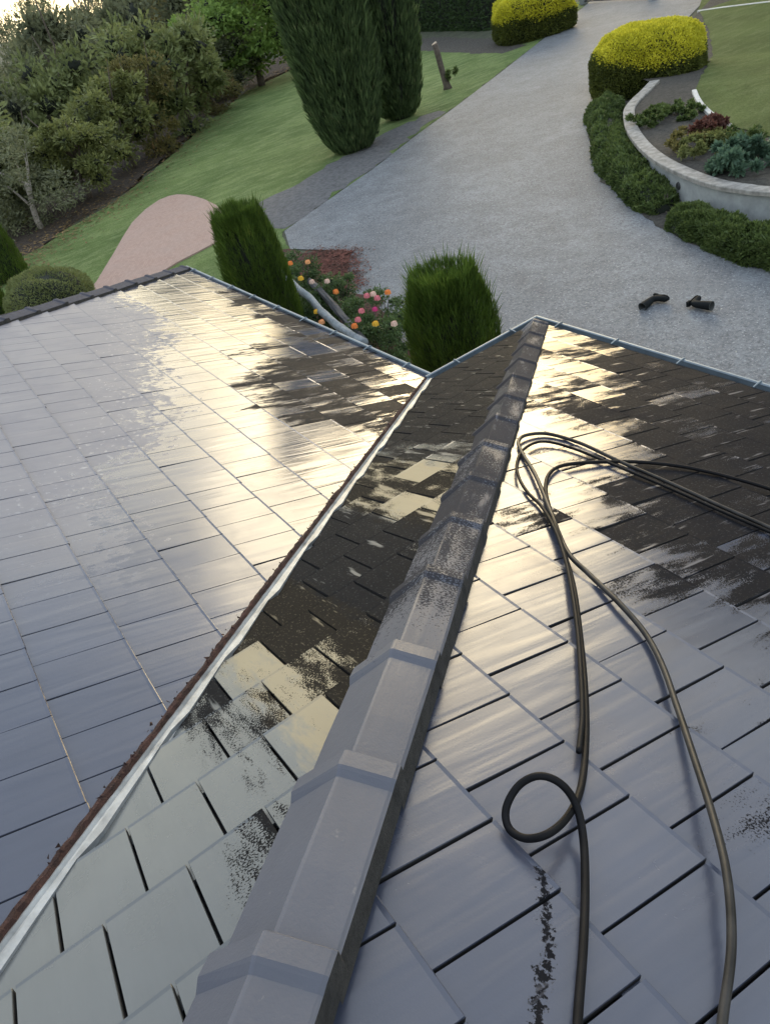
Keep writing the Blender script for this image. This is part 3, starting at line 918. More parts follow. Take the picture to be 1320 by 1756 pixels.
def hose(name, pts, rad, mat, label, n=10):
    P = spline([roof_pt(*p) for p in pts], n)
    v, f = sweep(P, rad, 12)
    o = add(name, mesh_from(name, v, f, [mat], smooth=True))
    return props(o, label, 'hose', 'hoses on the right roof slope')


hose('hose', [(985, 1900, .02), (990, 1756, .02), (1000, 1620, .02), (1003, 1520, .02), (1000, 1440, .03), (988, 1382, .06), (962, 1345, .10), (925, 1331, .11), (890, 1347, .08), (868, 1385, .04), (872, 1420, .02), (900, 1438, .03), (940, 1430, .06), (975, 1398, .05), (996, 1350, .03), (1004, 1280, .02), (1004, 1200, .02), (997, 1110, .012), (984, 1010, .015), (966, 945, .02), (948, 890, .012), (936, 845, .012), (940, 815, .012), (962, 799, .012), (1010, 793, .012), (1090, 792, .012), (1170, 800, .012), (1250, 818, .012), (1330, 842, .012), (1420, 880, .012)], .0092, M_HOSE,
     'black hose with the open round loop, running up to the lower arch')
hose('hose', [(1225, 1900, .02), (1238, 1756, .03), (1254, 1620, .05), (1246, 1500, .06), (1222, 1400, .05), (1190, 1300, .035), (1160, 1210, .02), (1135, 1140, .015), (1105, 1085, .015), (1060, 1033, .02), (1010, 985, .012), (972, 945, .012), (945, 880, .012), (918, 815, .012), (894, 775, .012), (889, 757, .012), (902, 746, .012), (940, 744, .012), (995, 760, .012), (1060, 790, .012), (1150, 829, .012), (1240, 870, .012), (1330, 910, .012), (1420, 955, .012)], .0095, M_HOSE2,
     'dusty grey black hose curving down the right side of the roof, no loop')
hose('hose', [(1420, 962, .012), (1330, 917, .012), (1240, 878, .012), (1150, 838, .012), (1050, 796, .014), (980, 768, .012), (930, 757, .012), (898, 770, .012), (886, 795, .012), (890, 820, .012), (905, 845, .012), (928, 868, .012), (950, 905, .02), (968, 955, .025), (980, 1010, .03), (990, 1080, .03), (996, 1160, .03), (998, 1230, .03), (992, 1290, .03)], .0075, M_HOSE,
     'thin black hose with the outermost tight bend by the hip, ending near the open loop')


# ------------------------------------------------------------------ plants
def lumpy_core(fn, nu=28, nv=18, scale=.9):
    """closed inner surface from fn(theta, t) -> point; t 0 bottom .. 1 top"""
    V, Fc = [], []
    for j in range(nv + 1):
        for i in range(nu):
            V.append(fn(2 * math.pi * i / nu, j / nv, scale))
    for j in range(nv):
        for i in range(nu):
            Fc.append((j * nu + i, j * nu + (i + 1) % nu, (j + 1) * nu + (i + 1) % nu, (j + 1) * nu + i))
    Fc.append(tuple(range(nu))[::-1]); Fc.append(tuple(range(nv * nu, (nv + 1) * nu)))
    return V, Fc


def column_plant(prof, H, n, leaf, wd, mat, seed, upness=1.0, shag=.1, top_spikes=True, clump=4.0, gap=.35, base=.0):
    """upright conifer: prof(t) radius at relative height t"""
    global rng
    rng = np.random.default_rng(seed)
    t = rng.uniform(base, 1, n) ** .95
    th = rng.uniform(0, 2 * math.pi, n)
    R = np.array([prof(a) for a in t])
    flute = np.sin(th * 7 + seed) * .04 + np.sin(th * 13 + t * 3) * .035
    P0 = np.stack([np.cos(th), np.sin(th), t * 1.2], 1)
    cl = vnoise(P0 * clump, seed, 1.0)
    keep = cl > -1 + gap * rng.uniform(0, 1.9, n) - .1
    depth = np.clip(rng.exponential(.07, n), 0, .4)
    rr = R * (1 + flute + cl * .05 - depth)
    c = np.stack([np.cos(th) * rr, np.sin(th) * rr, t * H], 1)
    out = np.stack([np.cos(th), np.sin(th), np.zeros(n)], 1)
    d = unit(out * rng.uniform(.1, .45, n)[:, None] + np.array([0, 0, upness]) + rng.normal(size=(n, 3)) * .16)
    ln = leaf * rng.uniform(.6, 1.3, n)
    edge = rng.uniform(size=n) < .06
    ln = np.where(edge, ln * (1 + shag * 8), ln)
    q = leaf_quads(c, d, ln, wd * rng.uniform(.7, 1.3, n))[keep]
    if top_spikes:
        m = n // 7
        a = rng.uniform(0, 6.283, m); rr = np.sqrt(rng.uniform(0, 1, m)) * prof(.93) * .95
        tops = np.stack([np.cos(a) * rr, np.sin(a) * rr, H * (.95 - .10 * (rr / prof(.93)) ** 2.5 + .06 * vnoise(np.stack([np.cos(a) * rr * 7, np.sin(a) * rr * 7, a * 0], 1), seed + 1))], 1)
        dd = unit(np.array([0, 0, 1.0]) + rng.normal(size=(m, 3)) * .18)
        q = np.concatenate([q, leaf_quads(tops, dd, leaf * rng.uniform(.9, 2.2, m), wd)])
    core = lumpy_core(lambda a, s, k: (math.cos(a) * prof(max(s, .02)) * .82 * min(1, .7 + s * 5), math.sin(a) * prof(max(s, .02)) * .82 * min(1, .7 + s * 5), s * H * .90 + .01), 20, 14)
    return quads_mesh('foliage', q, [mat, M_CORE], extra=(core[0], core[1], 1))


def plant(name, loc, me, label, cat, group=None, trunk=None, tilt=(0, 0), rotz=0, scale=(1, 1, 1), part='foliage'):
    e = empty(name, loc, label, cat, group)
    e.rotation_euler = (tilt[0], tilt[1], rotz); e.scale = scale
    f = bpy.data.objects.new(part, me); COL.objects.link(f); f.parent = e
    if trunk is not None:
        t_ = bpy.data.objects.new('trunk', trunk); COL.objects.link(t_); t_.parent = e
    return e


def trunk_mesh(h, r, mat=None, lean=.1, seed=1, limbs=0, spread=1.0):
    rs = random.Random(seed)
    pts = [(lean * math.sin(k * .9 + seed) * k / 5, lean * math.cos(k * 1.3 + seed) * k / 5, h * k / 5 - .05) for k in range(6)]
    parts = [sweep(pts, [r * (1.25 - .13 * k) for k in range(6)], 8, noise=.06)]
    for i in range(limbs):
        k = rs.randint(2, 4); a = rs.uniform(0, 6.28); p = Vector(pts[k])
        dr = Vector((math.cos(a), math.sin(a), rs.uniform(.6, 1.4))) * spread
        pp = [p, p + dr * .35 + Vector((0, 0, .05)), p + dr * .7 + Vector((rs.uniform(-.1, .1), rs.uniform(-.1, .1), .12)) * spread, p + dr + Vector((0, 0, .3 * spread))]
        parts.append(sweep(pp, [r * .55, r * .42, r * .3, r * .12], 6))
    v, f = join(parts)
    return mesh_from('trunk', v, f, [mat or M_BARK], smooth=True)


# two clipped conifers by the gutter
def p_sh2(t): return .50 * (.90 + .12 * math.sin(min(t, 1) * 2.6)) * (1 if t < .93 else .96)
me = column_plant(lambda t: (.49 - .03 * t) * (1 - .28 * max(0, t - .80) / .20), 2.58, 52000, .095, .0085, LF_SHRUB, 21, 1.0, .18, clump=5, gap=.3)
plant('clipped_conifer', (-1.66, 1.42, GZ), me, 'broad shaggy clipped conifer in the corner where the two gutters meet', 'shrub', 'clipped conifers beside the gutters', trunk_mesh(.4, .06))
me = column_plant(lambda t: (.55 - .11 * t) * (1 - .22 * max(0, t - .82) / .18), 2.74, 46000, .10, .009, LF_SHRUB, 22, 1.0, .12, clump=5, gap=.3)
plant('clipped_conifer', (-6.75, 1.32, GZ), me, 'tall dark clipped conifer between the pink path and the orange roses', 'shrub', 'clipped conifers beside the gutters', trunk_mesh(.4, .06))
# narrow conifers at the left edge of the frame
b = hit(14, 480, GZ)
me = column_plant(lambda t: .62 * (1 - .75 * t ** 2.2), 2.3, 16000, .13, .014, LF_SHRUB, 23, 1.0, .05, clump=4, gap=.25)
plant('pointed_conifer', b, me, 'dark green pointed conifer on the lawn beyond the left hip, upper of two', 'shrub', 'pointed conifers beyond the left hip', trunk_mesh(.4, .05))
b = hit(-8, 560, GZ)
plant('pointed_conifer', b, me, 'dark green pointed conifer cut by the left frame edge, lower of two', 'shrub', 'pointed conifers beyond the left hip', trunk_mesh(.4, .05), rotz=2, scale=(.9, .9, .8))


# tall cypresses
def p_cyp(t):
    pts = [(0, .62), (.02, .80), (.08, 1.04), (.22, 1.28), (.5, 1.38), (.7, 1.15), (.85, .8), (.95, .4), (1, .05)]
    for (a, x), (c, y) in zip(pts, pts[1:]):
        if t <= c: return x + (y - x) * (t - a) / (c - a)
    return .05


b1 = hit(606, 262, GZ); b2 = hit(686, 207, GZ)
me1 = column_plant(p_cyp, 9.8, 60000, .34, .05, LF_CYP, 31, .9, .08, False, 6, .75)
me2 = column_plant(lambda t: p_cyp(t) * .82, 9.2, 46000, .33, .05, LF_CYP, 32, .95, .06, False, 6, .7)
plant('cypress', (b1[0] - .4, b1[1] + .3, GZ), me1, 'wide tall dark cypress nearest the driveway, its foliage down to the ground', 'tree', 'tall cypresses on the lawn', trunk_mesh(1.2, .16))
plant('cypress', (b2[0] - .4, b2[1] + .3, GZ), me2, 'narrower tall cypress behind the wide one, closer to the cut stump', 'tree', 'tall cypresses on the lawn', trunk_mesh(1.2, .14))


def mound(name_me, rx, ry, rz, n, leaf, wd, mat, seed, mat2=None, sq=2.6, rough=.05, out=.8, low=-.2, split=.1, n2f=.0):
    """clipped rounded bush: superellipsoid shell of leaves; mat2 below"""
    global rng
    rng = np.random.default_rng(seed)
    d = unit(rng.normal(size=(int(n * 1.6), 3))); d = d[d[:, 2] > low][:n]
    k = (np.abs(d[:, 0]) ** sq + np.abs(d[:, 1]) ** sq + np.abs(d[:, 2]) ** sq) ** (-1 / sq)
    nz = vnoise(d * 4, seed) * rough + vnoise(d * 11, seed + 2) * rough * .5
    rr = k * (1 + nz - np.clip(rng.exponential(.03, len(d)), 0, .2))
    c = d * rr[:, None] * np.array([rx, ry, rz])
    dirs = unit(d * out + rng.normal(size=d.shape) * .6 + np.array([0, 0, .2]))
    q = leaf_quads(c, dirs, leaf * rng.uniform(.6, 1.4, len(d)), wd * rng.uniform(.7, 1.3, len(d)))
    mi = np.zeros(len(d), dtype=int)
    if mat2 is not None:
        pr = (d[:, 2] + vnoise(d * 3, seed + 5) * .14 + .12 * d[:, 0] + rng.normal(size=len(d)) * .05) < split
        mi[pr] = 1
    mats = [mat, mat2 or mat, M_CORE]

    def fn(a, s, sc):
        ph = (s - .5) * math.pi
        v = np.array([math.cos(a) * math.cos(ph), math.sin(a) * math.cos(ph), math.sin(ph)])
        kk = (abs(v[0]) ** sq + abs(v[1]) ** sq + abs(v[2]) ** sq) ** (-1 / sq)
        v = v * kk * .90 * np.array([rx, ry, rz]); v[2] = max(v[2], -rz * .6)
        return tuple(v)
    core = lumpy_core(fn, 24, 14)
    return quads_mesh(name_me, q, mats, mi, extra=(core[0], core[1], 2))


def crown_cloud(n_clumps, n_leaf, R, leaf, wd, mat, seed, flat=1.0, core=0.0, droop=0.0, hollow=.3):
    """loose crown: leaf clumps spread through an ellipsoid"""
    global rng
    rng = np.random.default_rng(seed)
    R = np.array(R, float)
    cc = unit(rng.normal(size=(n_clumps, 3))) * (rng.uniform(hollow, 1, n_clumps) ** .5)[:, None]
    cc[:, 2] = cc[:, 2] * flat
    cr = rng.uniform(.13, .38, n_clumps) * R.min()
    which = rng.integers(0, n_clumps, n_leaf)
    off = unit(rng.normal(size=(n_leaf, 3))) * (rng.uniform(0, 1, n_leaf) ** .45)[:, None]
    off[:, 2] *= .75
    c = cc[which] * R + off * cr[which][:, None] * 1.15
    d = unit(off + rng.normal(size=(n_leaf, 3)) * .6 + np.array([0, 0, .15 - droop]))
    q = leaf_quads(c, d, leaf * rng.uniform(.6, 1.4, n_leaf), wd * rng.uniform(.7, 1.3, n_leaf))
    parts = []
    if core:
        for i in range(n_clumps):
            u = rng.normal(size=(6, 3)); ctr = cc[i] * R
            r_ = cr[i] * core
            P = [ctr + r_ * np.array(v) for v in ((1, 0, 0), (-1, 0, 0), (0, 1, 0), (0, -1, 0), (0, 0, .8), (0, 0, -.8))]
            parts.append((P, [(0, 2, 4), (2, 1, 4), (1, 3, 4), (3, 0, 4), (2, 0, 5), (1, 2, 5), (3, 1, 5), (0, 3, 5)]))
        v, f = join(parts)
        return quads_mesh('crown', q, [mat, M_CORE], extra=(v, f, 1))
    return quads_mesh('crown', q, [mat])


# golden clipped bushes
yb = hit(1120, 125, GZ)
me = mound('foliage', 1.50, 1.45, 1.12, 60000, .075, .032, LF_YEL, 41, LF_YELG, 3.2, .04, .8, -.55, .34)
plant('golden_bush', (-12.95, 17.3, -1.98), me, 'big flat topped golden clipped bush at the end of the curved garden wall', 'bush', 'golden clipped bushes by the driveway', trunk_mesh(.5, .07), rotz=.5)
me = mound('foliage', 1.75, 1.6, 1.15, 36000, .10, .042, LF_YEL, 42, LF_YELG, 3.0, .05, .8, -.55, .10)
b = hit(913, 22, GZ + .9)
plant('golden_bush', (b[0], b[1], GZ + .75), me, 'golden clipped bush between the tall hedge and the left edge of the driveway', 'bush', 'golden clipped bushes by the driveway', trunk_mesh(.5, .07), rotz=1.1)


# hedges along a path
def hedge_mesh(pts, w, h, n, leaf, wd, mat, seed, lump=.12, z0=0.0, square=False):
    global rng
    rng = np.random.default_rng(seed)
    P = np.array(spline(pts, 8)); seg = np.linalg.norm(np.diff(P, axis=0), axis=1); cum = np.concatenate([[0], np.cumsum(seg)])
    s = rng.uniform(0, cum[-1], n); i = np.clip(np.searchsorted(cum, s) - 1, 0, len(P) - 2)
    f = ((s - cum[i]) / seg[i])[:, None]
    c0 = P[i] * (1 - f) + P[i + 1] * f; t = unit(P[i + 1] - P[i]); nr = np.stack([-t[:, 1], t[:, 0]], 1)
    a = rng.uniform(-.12, math.pi + .12, n)
    ex = 6.0 if square else 3.0
    ca, sa = np.cos(a), np.sin(a); k = (np.abs(ca) ** ex + np.abs(sa) ** ex) ** (-1 / ex)
    base = np.stack([s * 2.2, ca * 1.5, sa * 1.5], 1)
    nz = vnoise(base, seed, 1.3) * lump + vnoise(base * 3, seed + 3, 1.2) * lump * .4
    endf = np.clip(np.minimum(s, cum[-1] - s) / (w * .6), 0, 1) ** .5
    rr = k * (1 + nz - np.clip(rng.exponential(.05, n), 0, .25)) * (.35 + .65 * endf)
    xy = c0 + nr * (ca * rr * w / 2)[:, None]
    z = z0 + np.clip(sa * rr * h, 0.02, None)
    c = np.column_stack([xy, z])
    o_ = np.column_stack([nr * ca[:, None], sa])
    d = unit(o_ * .8 + rng.normal(size=(n, 3)) * .6 + np.array([0, 0, .25]))
    q = leaf_quads(c, d, leaf * rng.uniform(.6, 1.5, n), wd * rng.uniform(.7, 1.3, n))
    V, Fc = [], []
    m = len(P)
    for j in range(m):
        tt = unit(P[min(j + 1, m - 1)] - P[max(j - 1, 0)]); nn_ = np.array((-tt[1], tt[0]))
        ef = .35 + .65 * min(1, min(cum[j], cum[-1] - cum[j]) / (w * .6)) ** .5
        for aa in np.linspace(0, math.pi, 9):
            kk = (abs(math.cos(aa)) ** ex + abs(math.sin(aa)) ** ex) ** (-1 / ex) * .86 * ef
            xy = P[j] + nn_ * math.cos(aa) * kk * w / 2
            V.append((xy[0], xy[1], z0 + math.sin(aa) * kk * h * .98))
    for j in range(m - 1):
        for k_ in range(8): Fc.append((j * 9 + k_, j * 9 + k_ + 1, (j + 1) * 9 + k_ + 1, (j + 1) * 9 + k_))
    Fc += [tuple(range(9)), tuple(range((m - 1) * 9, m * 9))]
    return quads_mesh('foliage', q, [mat, M_CORE], extra=(V, Fc, 1))


def hedge(name, pts, w, h, n, leaf, wd, mat, seed, label, cat='hedge', group=None, **kw):
    c = np.array(pts[len(pts) // 2])
    rel = [np.array(p) - c for p in pts]
    me = hedge_mesh(rel, w, h, n, leaf, wd, mat, seed, **kw)
    e = empty(name, (c[0], c[1], GZ), label, cat, group)
    f = bpy.data.objects.new('foliage', me); COL.objects.link(f); f.parent = e
    rr = random.Random(seed)
    st = []
    for k in range(len(rel) * 2):
        p = rel[rr.randrange(len(rel))]
        v, f_ = sweep([(p[0], p[1], -.02), (p[0] + rr.uniform(-.1, .1), p[1] + rr.uniform(-.1, .1), h * .7)], [.02, .008], 5)
        s_ = bpy.data.objects.new('stem', mesh_from('stem', v, f_, [M_BARK])); COL.objects.link(s_); s_.parent = e
    return e


def inset(pxs, d):
    P = [np.array(g2(*p)) for p in pxs]; out = []
    for i, p in enumerate(P):
        t = unit(P[min(i + 1, len(P) - 1)] - P[max(i - 1, 0)]); nr = np.array((-t[1], t[0]))
        if nr @ (np.array((-3, 14.)) - p) < 0: nr = -nr
        out.append(p + nr * d)
    return out


hedge('low_hedge', inset([(1010, 200), (1014, 240), (1030, 290), (1066, 342), (1090, 364), (1104, 376)], .42), .85, .50, 34000, .075, .035, LF_HEDGE, 51, 'low dark green hedge hugging the upper bend of the curved wall', group='low hedges along the curved wall', lump=.26)
hedge('low_hedge', inset([(1132, 395), (1165, 408), (1208, 426), (1260, 445), (1330, 465), (1420, 482), (1560, 502)], .30), .66, .42, 36000, .07, .033, LF_HEDGE, 52, 'low dark hedge with loose tips in front of the lower curved wall', group='low hedges along the curved wall', lump=.26)
hc = [np.array(g2(*p)) for p in ((655, 52), (760, 52), (850, 50), (905, 20))]
hh_ = [np.array(g2(600, 56)), np.array(g2(700, 54)), np.array(g2(790, 52)), np.array(g2(862, 50)), np.array((-29.5, 29.5))]
hh_ = [p + np.array((-.9, 1.2)) for p in hh_]
hedge('tall_hedge', hh_, 2.0, 3.6, 52000, .17, .08, LF_IVY, 53, 'tall clipped dark hedge across the far end of the lawn behind the cut stump', lump=.05, square=True)
# hedge beyond the gate and on the far right
hedge('tall_hedge', [np.array((-44, 46)), np.array((-34, 50)), np.array((-22, 50)), np.array((-10, 47)), np.array((4, 44))], 2.2, 3.2, 26000, .26, .12, LF_IVY, 54, 'long dark hedge beyond the far gate and the round lawn', lump=.08, square=True)


# cut stump post on the lawn
e = empty('cut_stump', hit(768, 152, GZ), 'thin leaning cut off tree trunk with a pale sawn top standing on the lawn', 'stump')
top = np.array([-.14, -.16, 1.62])
pts = [(0, 0, -.05), (.02, -.02, .15), (-.02, -.08, .5), (-.10, -.08, .8), (-.08, -.14, 1.2), tuple(top)]
v, f = sweep(pts, [.20, .14, .115, .11, .11, .105], 12, noise=.08)
o = bpy.data.objects.new('trunk', mesh_from('trunk', v, f, [M_BARK], smooth=True)); COL.objects.link(o); o.parent = e
v, f = sweep([top + (0, 0, -.01), top + np.array((-.012, -.02, .035))], [.10, .098], 12)
o = bpy.data.objects.new('sawn_top', mesh_from('sawn_top', v, f, [simple('sawn_wood', (.52, .42, .32), .8)])); COL.objects.link(o); o.parent = e
me = crown_cloud(5, 500, (.3, .3, .2), .09, .04, LF_HEDGE, 99)
o = bpy.data.objects.new('regrowth', me); COL.objects.link(o); o.parent = e; o.location = (.25, .1, .5)

# gate across the far end of the drive
gp0, gp1 = np.array(hit(1000, 6, GZ)), np.array(hit(1118, 0, GZ))
gd = unit(gp1 - gp0); gl = np.linalg.norm(gp1 - gp0)
e = empty('driveway_gate', gp0 + (0, 0, .03), 'dark metal gate across the far end of the driveway', 'gate')
rails = []
for h_ in (.10, .45, .8, 1.15): rails.append(sweep([gd * 0 + (0, 0, h_), gd * gl + (0, 0, h_)], .035, 6))
for k in range(19): rails.append(sweep([gd * gl * k / 18 + (0, 0, .08), gd * gl * k / 18 + (0, 0, 1.3)], .014, 5))
v, f = join(rails)
o = bpy.data.objects.new('gate_frame', mesh_from('gate_frame', v, f, [M_METAL])); COL.objects.link(o); o.parent = e
for k in (0, 1):
    v, f = boxv(-.14, .14, -.14, .14, -.05, 1.5); a = gd * (gl * k)
    o = bpy.data.objects.new('gate_post', mesh_from('gate_post', [(x + a[0], y + a[1], z) for x, y, z in v], f, [M_CONC])); COL.objects.link(o); o.parent = e

# ------------------------------------------------------------------ tree line: prototypes, then individual copies
protos = {}
protos['dark'] = crown_cloud(42, 9000, (1, 1, .95), .11, .045, LF_DARK, 61, core=.55)
protos['dark2'] = crown_cloud(36, 9000, (1, 1, 1.1), .10, .04, LF_GREY, 62, core=.5)
protos['olive'] = crown_cloud(40, 8000, (1, 1, .85), .10, .045, LF_OLIVE, 63, core=.5)
protos['autumn'] = crown_cloud(34, 6000, (1, 1, .9), .085, .04, LF_AUT, 64, core=.3)
protos['thin'] = crown_cloud(46, 7000, (1, 1, 1.2), .085, .028, LF_GREY, 65, hollow=.15)
protos['lime'] = crown_cloud(56, 15000, (1, 1, .95), .085, .045, LF_LIME, 66, core=.5)
trunks = {k: trunk_mesh(1.0, .05, M_PALEBARK if k in ('thin',) else M_BARK, .12, 70 + i, 5, .6) for i, k in enumerate(protos)}


def tree(kind, x, y, r, h, label, name='tree', cat='tree', group='trees and shrubs along the edge of the lawn', zb=None, rz=0.0, low=None, squash=1.0):
    """kind crown of radius r whose top is h above the foot"""
    if zb is None:
        zb = GZ
    e = empty(name, (x, y, zb), label, cat, group)
    e.rotation_euler = (0, 0, rz)
    ch = h * squash
    cz = h - ch
    c = bpy.data.objects.new('crown', protos[kind]); COL.objects.link(c); c.parent = e
    c.scale = (r, r, ch); c.location = (0, 0, cz)
    t_ = bpy.data.objects.new('trunk', trunks[kind]); COL.objects.link(t_); t_.parent = e
    t_.scale = (max(r, .8), max(r, .8), max(cz + ch * .3, .3))
    return e


def at(px, py, back=0.0, side=0.0):
    p = hit(px, py, GZ)
    v = p[:2] - CP[:2]; v = v / np.linalg.norm(v)
    return p[0] + v[0] * back - v[1] * side, p[1] + v[1] * back + v[0] * side


FRONT = [
    # px, py (foot), back, kind, r, h, squash, label, name
    (72, 392, .1, 'thin', 1.5, 2.7, .8, 'pale grey green shrub with bare white stems, nearest the left frame edge', 'shrub'),
    (158, 342, .3, 'olive', 1.35, 2.6, .9, 'olive green bush on the lawn edge, right of the pale stemmed shrub', 'shrub'),
    (12, 400, 1.5, 'dark', 1.9, 3.2, .8, 'dark bush at the left frame edge behind the pointed conifers', 'shrub'),
    (232, 290, .3, 'olive', 1.6, 3.2, .9, 'yellow olive bush in the middle of the lawn edge', 'shrub'),
    (280, 262, .2, 'autumn', 1.35, 3.3, .9, 'orange tinted autumn bush in the middle of the lawn edge', 'shrub'),
    (330, 228, .6, 'dark', 2.0, 4.6, 1.0, 'dark bush between the orange tinted bush and the light green tree', 'shrub'),
    (372, 196, .3, 'autumn', 1.2, 1.8, .7, 'low russet bush at the foot of the light green tree', 'shrub'),
    (405, 168, 1.0, 'dark2', 1.7, 3.0, .9, 'dull green bush beside the trunk of the light green tree', 'shrub'),
]
for px, py, bk, kd, r, h, sq, lb, nm in FRONT:
    x, y = at(px, py, bk)
    tree(kd, x, y, r * 1.3, h * 1.2, lb, nm, nm, rz=px * .37, squash=.52)
x, y = at(450, 150, 1.0)
tree('lime', x, y, 3.5, 6.6, 'light green rounded tree at the far end of the tree line beside the cypresses', 'light_green_tree', rz=1.0, squash=.46)
BACK = [
    (-60, 420, 3, 'dark', 2.6, 3.6, 'dark tree off the left corner behind the pale stemmed shrub'),
    (40, 330, 4, 'dark2', 2.4, 4.3, 'grey green tree behind the pale stemmed shrub'),
    (120, 290, 4, 'dark', 2.4, 5.0, 'dark tree behind the olive bush'),
    (190, 250, 4, 'dark2', 2.7, 5.2, 'grey green tree behind the yellow olive bush'),
    (255, 215, 4.5, 'dark', 2.7, 5.4, 'dark tree behind the orange tinted bush'),
    (320, 180, 5, 'dark2', 3.0, 6.6, 'tall grey green tree left of the light green tree'),
    (372, 140, 6, 'autumn', 3.0, 7.0, 'tall tree with brownish orange leaves left of the light green tree'),
    (-80, 330, 10, 'dark2', 3.4, 4.2, 'grey green tree at the left frame edge in the back row'),
    (30, 270, 10, 'dark', 3.0, 4.6, 'dark tree in the back row below the bright sky'),
    (110, 235, 10, 'dark2', 3.2, 5.2, 'grey green tree in the back row below the bright sky'),
    (190, 195, 10, 'dark', 3.4, 6.0, 'dark tree in the back row under the thin orange lit trees'),
    (270, 150, 11, 'dark2', 3.6, 8.2, 'tall grey green tree in the back row, centre of the tree line'),
    (340, 110, 12, 'dark', 3.8, 9.2, 'tallest dark tree in the back row, behind the brownish one'),
    (60, 190, 18, 'thin', 3.0, 9.2, 'thin see through tree against the bright sky, leftmost'),
    (125, 165, 18, 'thin', 2.8, 9.8, 'thin see through tree against the bright sky, in the middle'),
    (200, 140, 19, 'thin', 3.2, 11.0, 'thin see through tree against the bright sky, rightmost'),
    (420, 90, 10, 'dark2', 3.6, 8.0, 'grey green tree behind the light green tree'),
    (520, 70, 8, 'dark', 3.4, 7.5, 'dark tree behind the cypresses'),
    (620, 50, 9, 'dark2', 3.2, 6.5, 'grey green tree behind the tall hedge'),
]
for px, py, bk, kd, r, h, lb in BACK:
    x, y = at(px, py, bk)
    d_ = max(0.0, (-x - .55 * max(y, 0)) - 25)
    zb = GZ - 9.0 * (1 - math.exp(-(d_ / 22.0) ** 2)) * max(0.0, min(1, (28 - y) / 18))
    k_ = 1.25 if kd != 'thin' else 1.0
    extra = GZ - zb
    tree(kd, x, y, r * k_, h * k_ + extra * .7, lb, 'broadleaf_tree', zb=zb, rz=px * .21, squash=.48 if kd != 'thin' else .42)
# trees beyond the far right of the garden (they stand just above the frame and mirror in the wet tiles)
for i, (az, dist, r, h) in enumerate(((57, 50, 4.4, 14), (62, 46, 5, 16), (67, 44, 5.4, 16.5), (72, 44, 5, 15), (77, 44, 5.2, 15.5), (83, 44, 5.5, 14))):
    a = math.radians(az)
    tree(('dark', 'dark2', 'dark', 'olive', 'dark2', 'dark')[i], CP[0] - dist * math.cos(a), CP[1] + dist * math.sin(a), r, h,
         ['dark', 'grey green', 'broad dark', 'olive', 'pale', 'last dark'][i] + ' tree far beyond the round lawn', 'broadleaf_tree', group='trees beyond the round lawn', rz=i * 1.3, squash=.47)

# rounded bush just beyond the left hip
b = hit(85, 515, GZ + .6)
me = mound('foliage', 1.15, .95, .75, 18000, .06, .022, LF_DARK, 43, None, 2.3, .10, .8, -.5)
plant('rounded_bush', (b[0], b[1], GZ + .55), me, 'rounded dark bush seen just over the left hip', 'bush', None, trunk_mesh(.4, .05))

# ------------------------------------------------------------------ roses, log, beds
def flower(parent, p, r, mat, seed):
    rs = np.random.default_rng(seed)
    parts = []
    for k in range(22):
        a = k * 2.4; el = .15 + 1.2 * (k / 22)
        d = np.array([math.cos(a) * math.cos(el), math.sin(a) * math.cos(el), math.sin(el)])
        s = unit(np.cross(d, (0, 0, 1.0))); u = np.cross(s, d)
        c = d * r * .75
        wq = r * (.62 - .25 * k / 22)
        parts.append(([c - s * wq - u * wq * .7, c + s * wq - u * wq * .7, c + s * wq * .8 + u * wq + d * r * .15, c - s * wq * .8 + u * wq + d * r * .15], [(0, 1, 2, 3)]))
    v, f = join(parts)
    o = bpy.data.objects.new('flower', mesh_from('flower', v, f, [mat])); COL.objects.link(o)
    o.parent = parent; o.location = Vector(p) - parent.location
    return o


ROSES = [
    ((505, 480), .62, 1.15, 'rose bush with orange blooms at the tip of the pale log', [((498, 452), 'orange'), ((528, 450), 'apricot'), ((516, 478), 'yellow')]),
    ((490, 520), .55, 1.05, 'rose bush with apricot blooms between the gutter and the pale log', [((478, 487), 'blush'), ((499, 496), 'orange'), ((478, 511), 'orange'), ((492, 522), 'apricot')]),
    ((540, 545), .50, .95, 'rose bush with small yellow blooms under the pale log', [((543, 535), 'yellow'), ((552, 553), 'apricot')]),
    ((575, 510), .50, 1.05, 'rose bush with one apricot bloom right of the dark plank', [((576, 501), 'orange'), ((561, 483), 'blush'), ((535, 484), 'blush')]),
    ((640, 535), .60, 1.15, 'rose bush with pink and magenta blooms beside the driveway', [((629, 508), 'pink'), ((640, 505), 'blush'), ((643, 531), 'magenta'), ((665, 502), 'orange'), ((647, 512), 'pink'), ((620, 534), 'pink')]),
    ((650, 580), .55, 1.10, 'rose bush with a yellow bloom against the corner conifer', [((644, 556), 'yellow'), ((614, 549), 'pink'), ((676, 556), 'blush'), ((608, 560), 'orange')]),
]
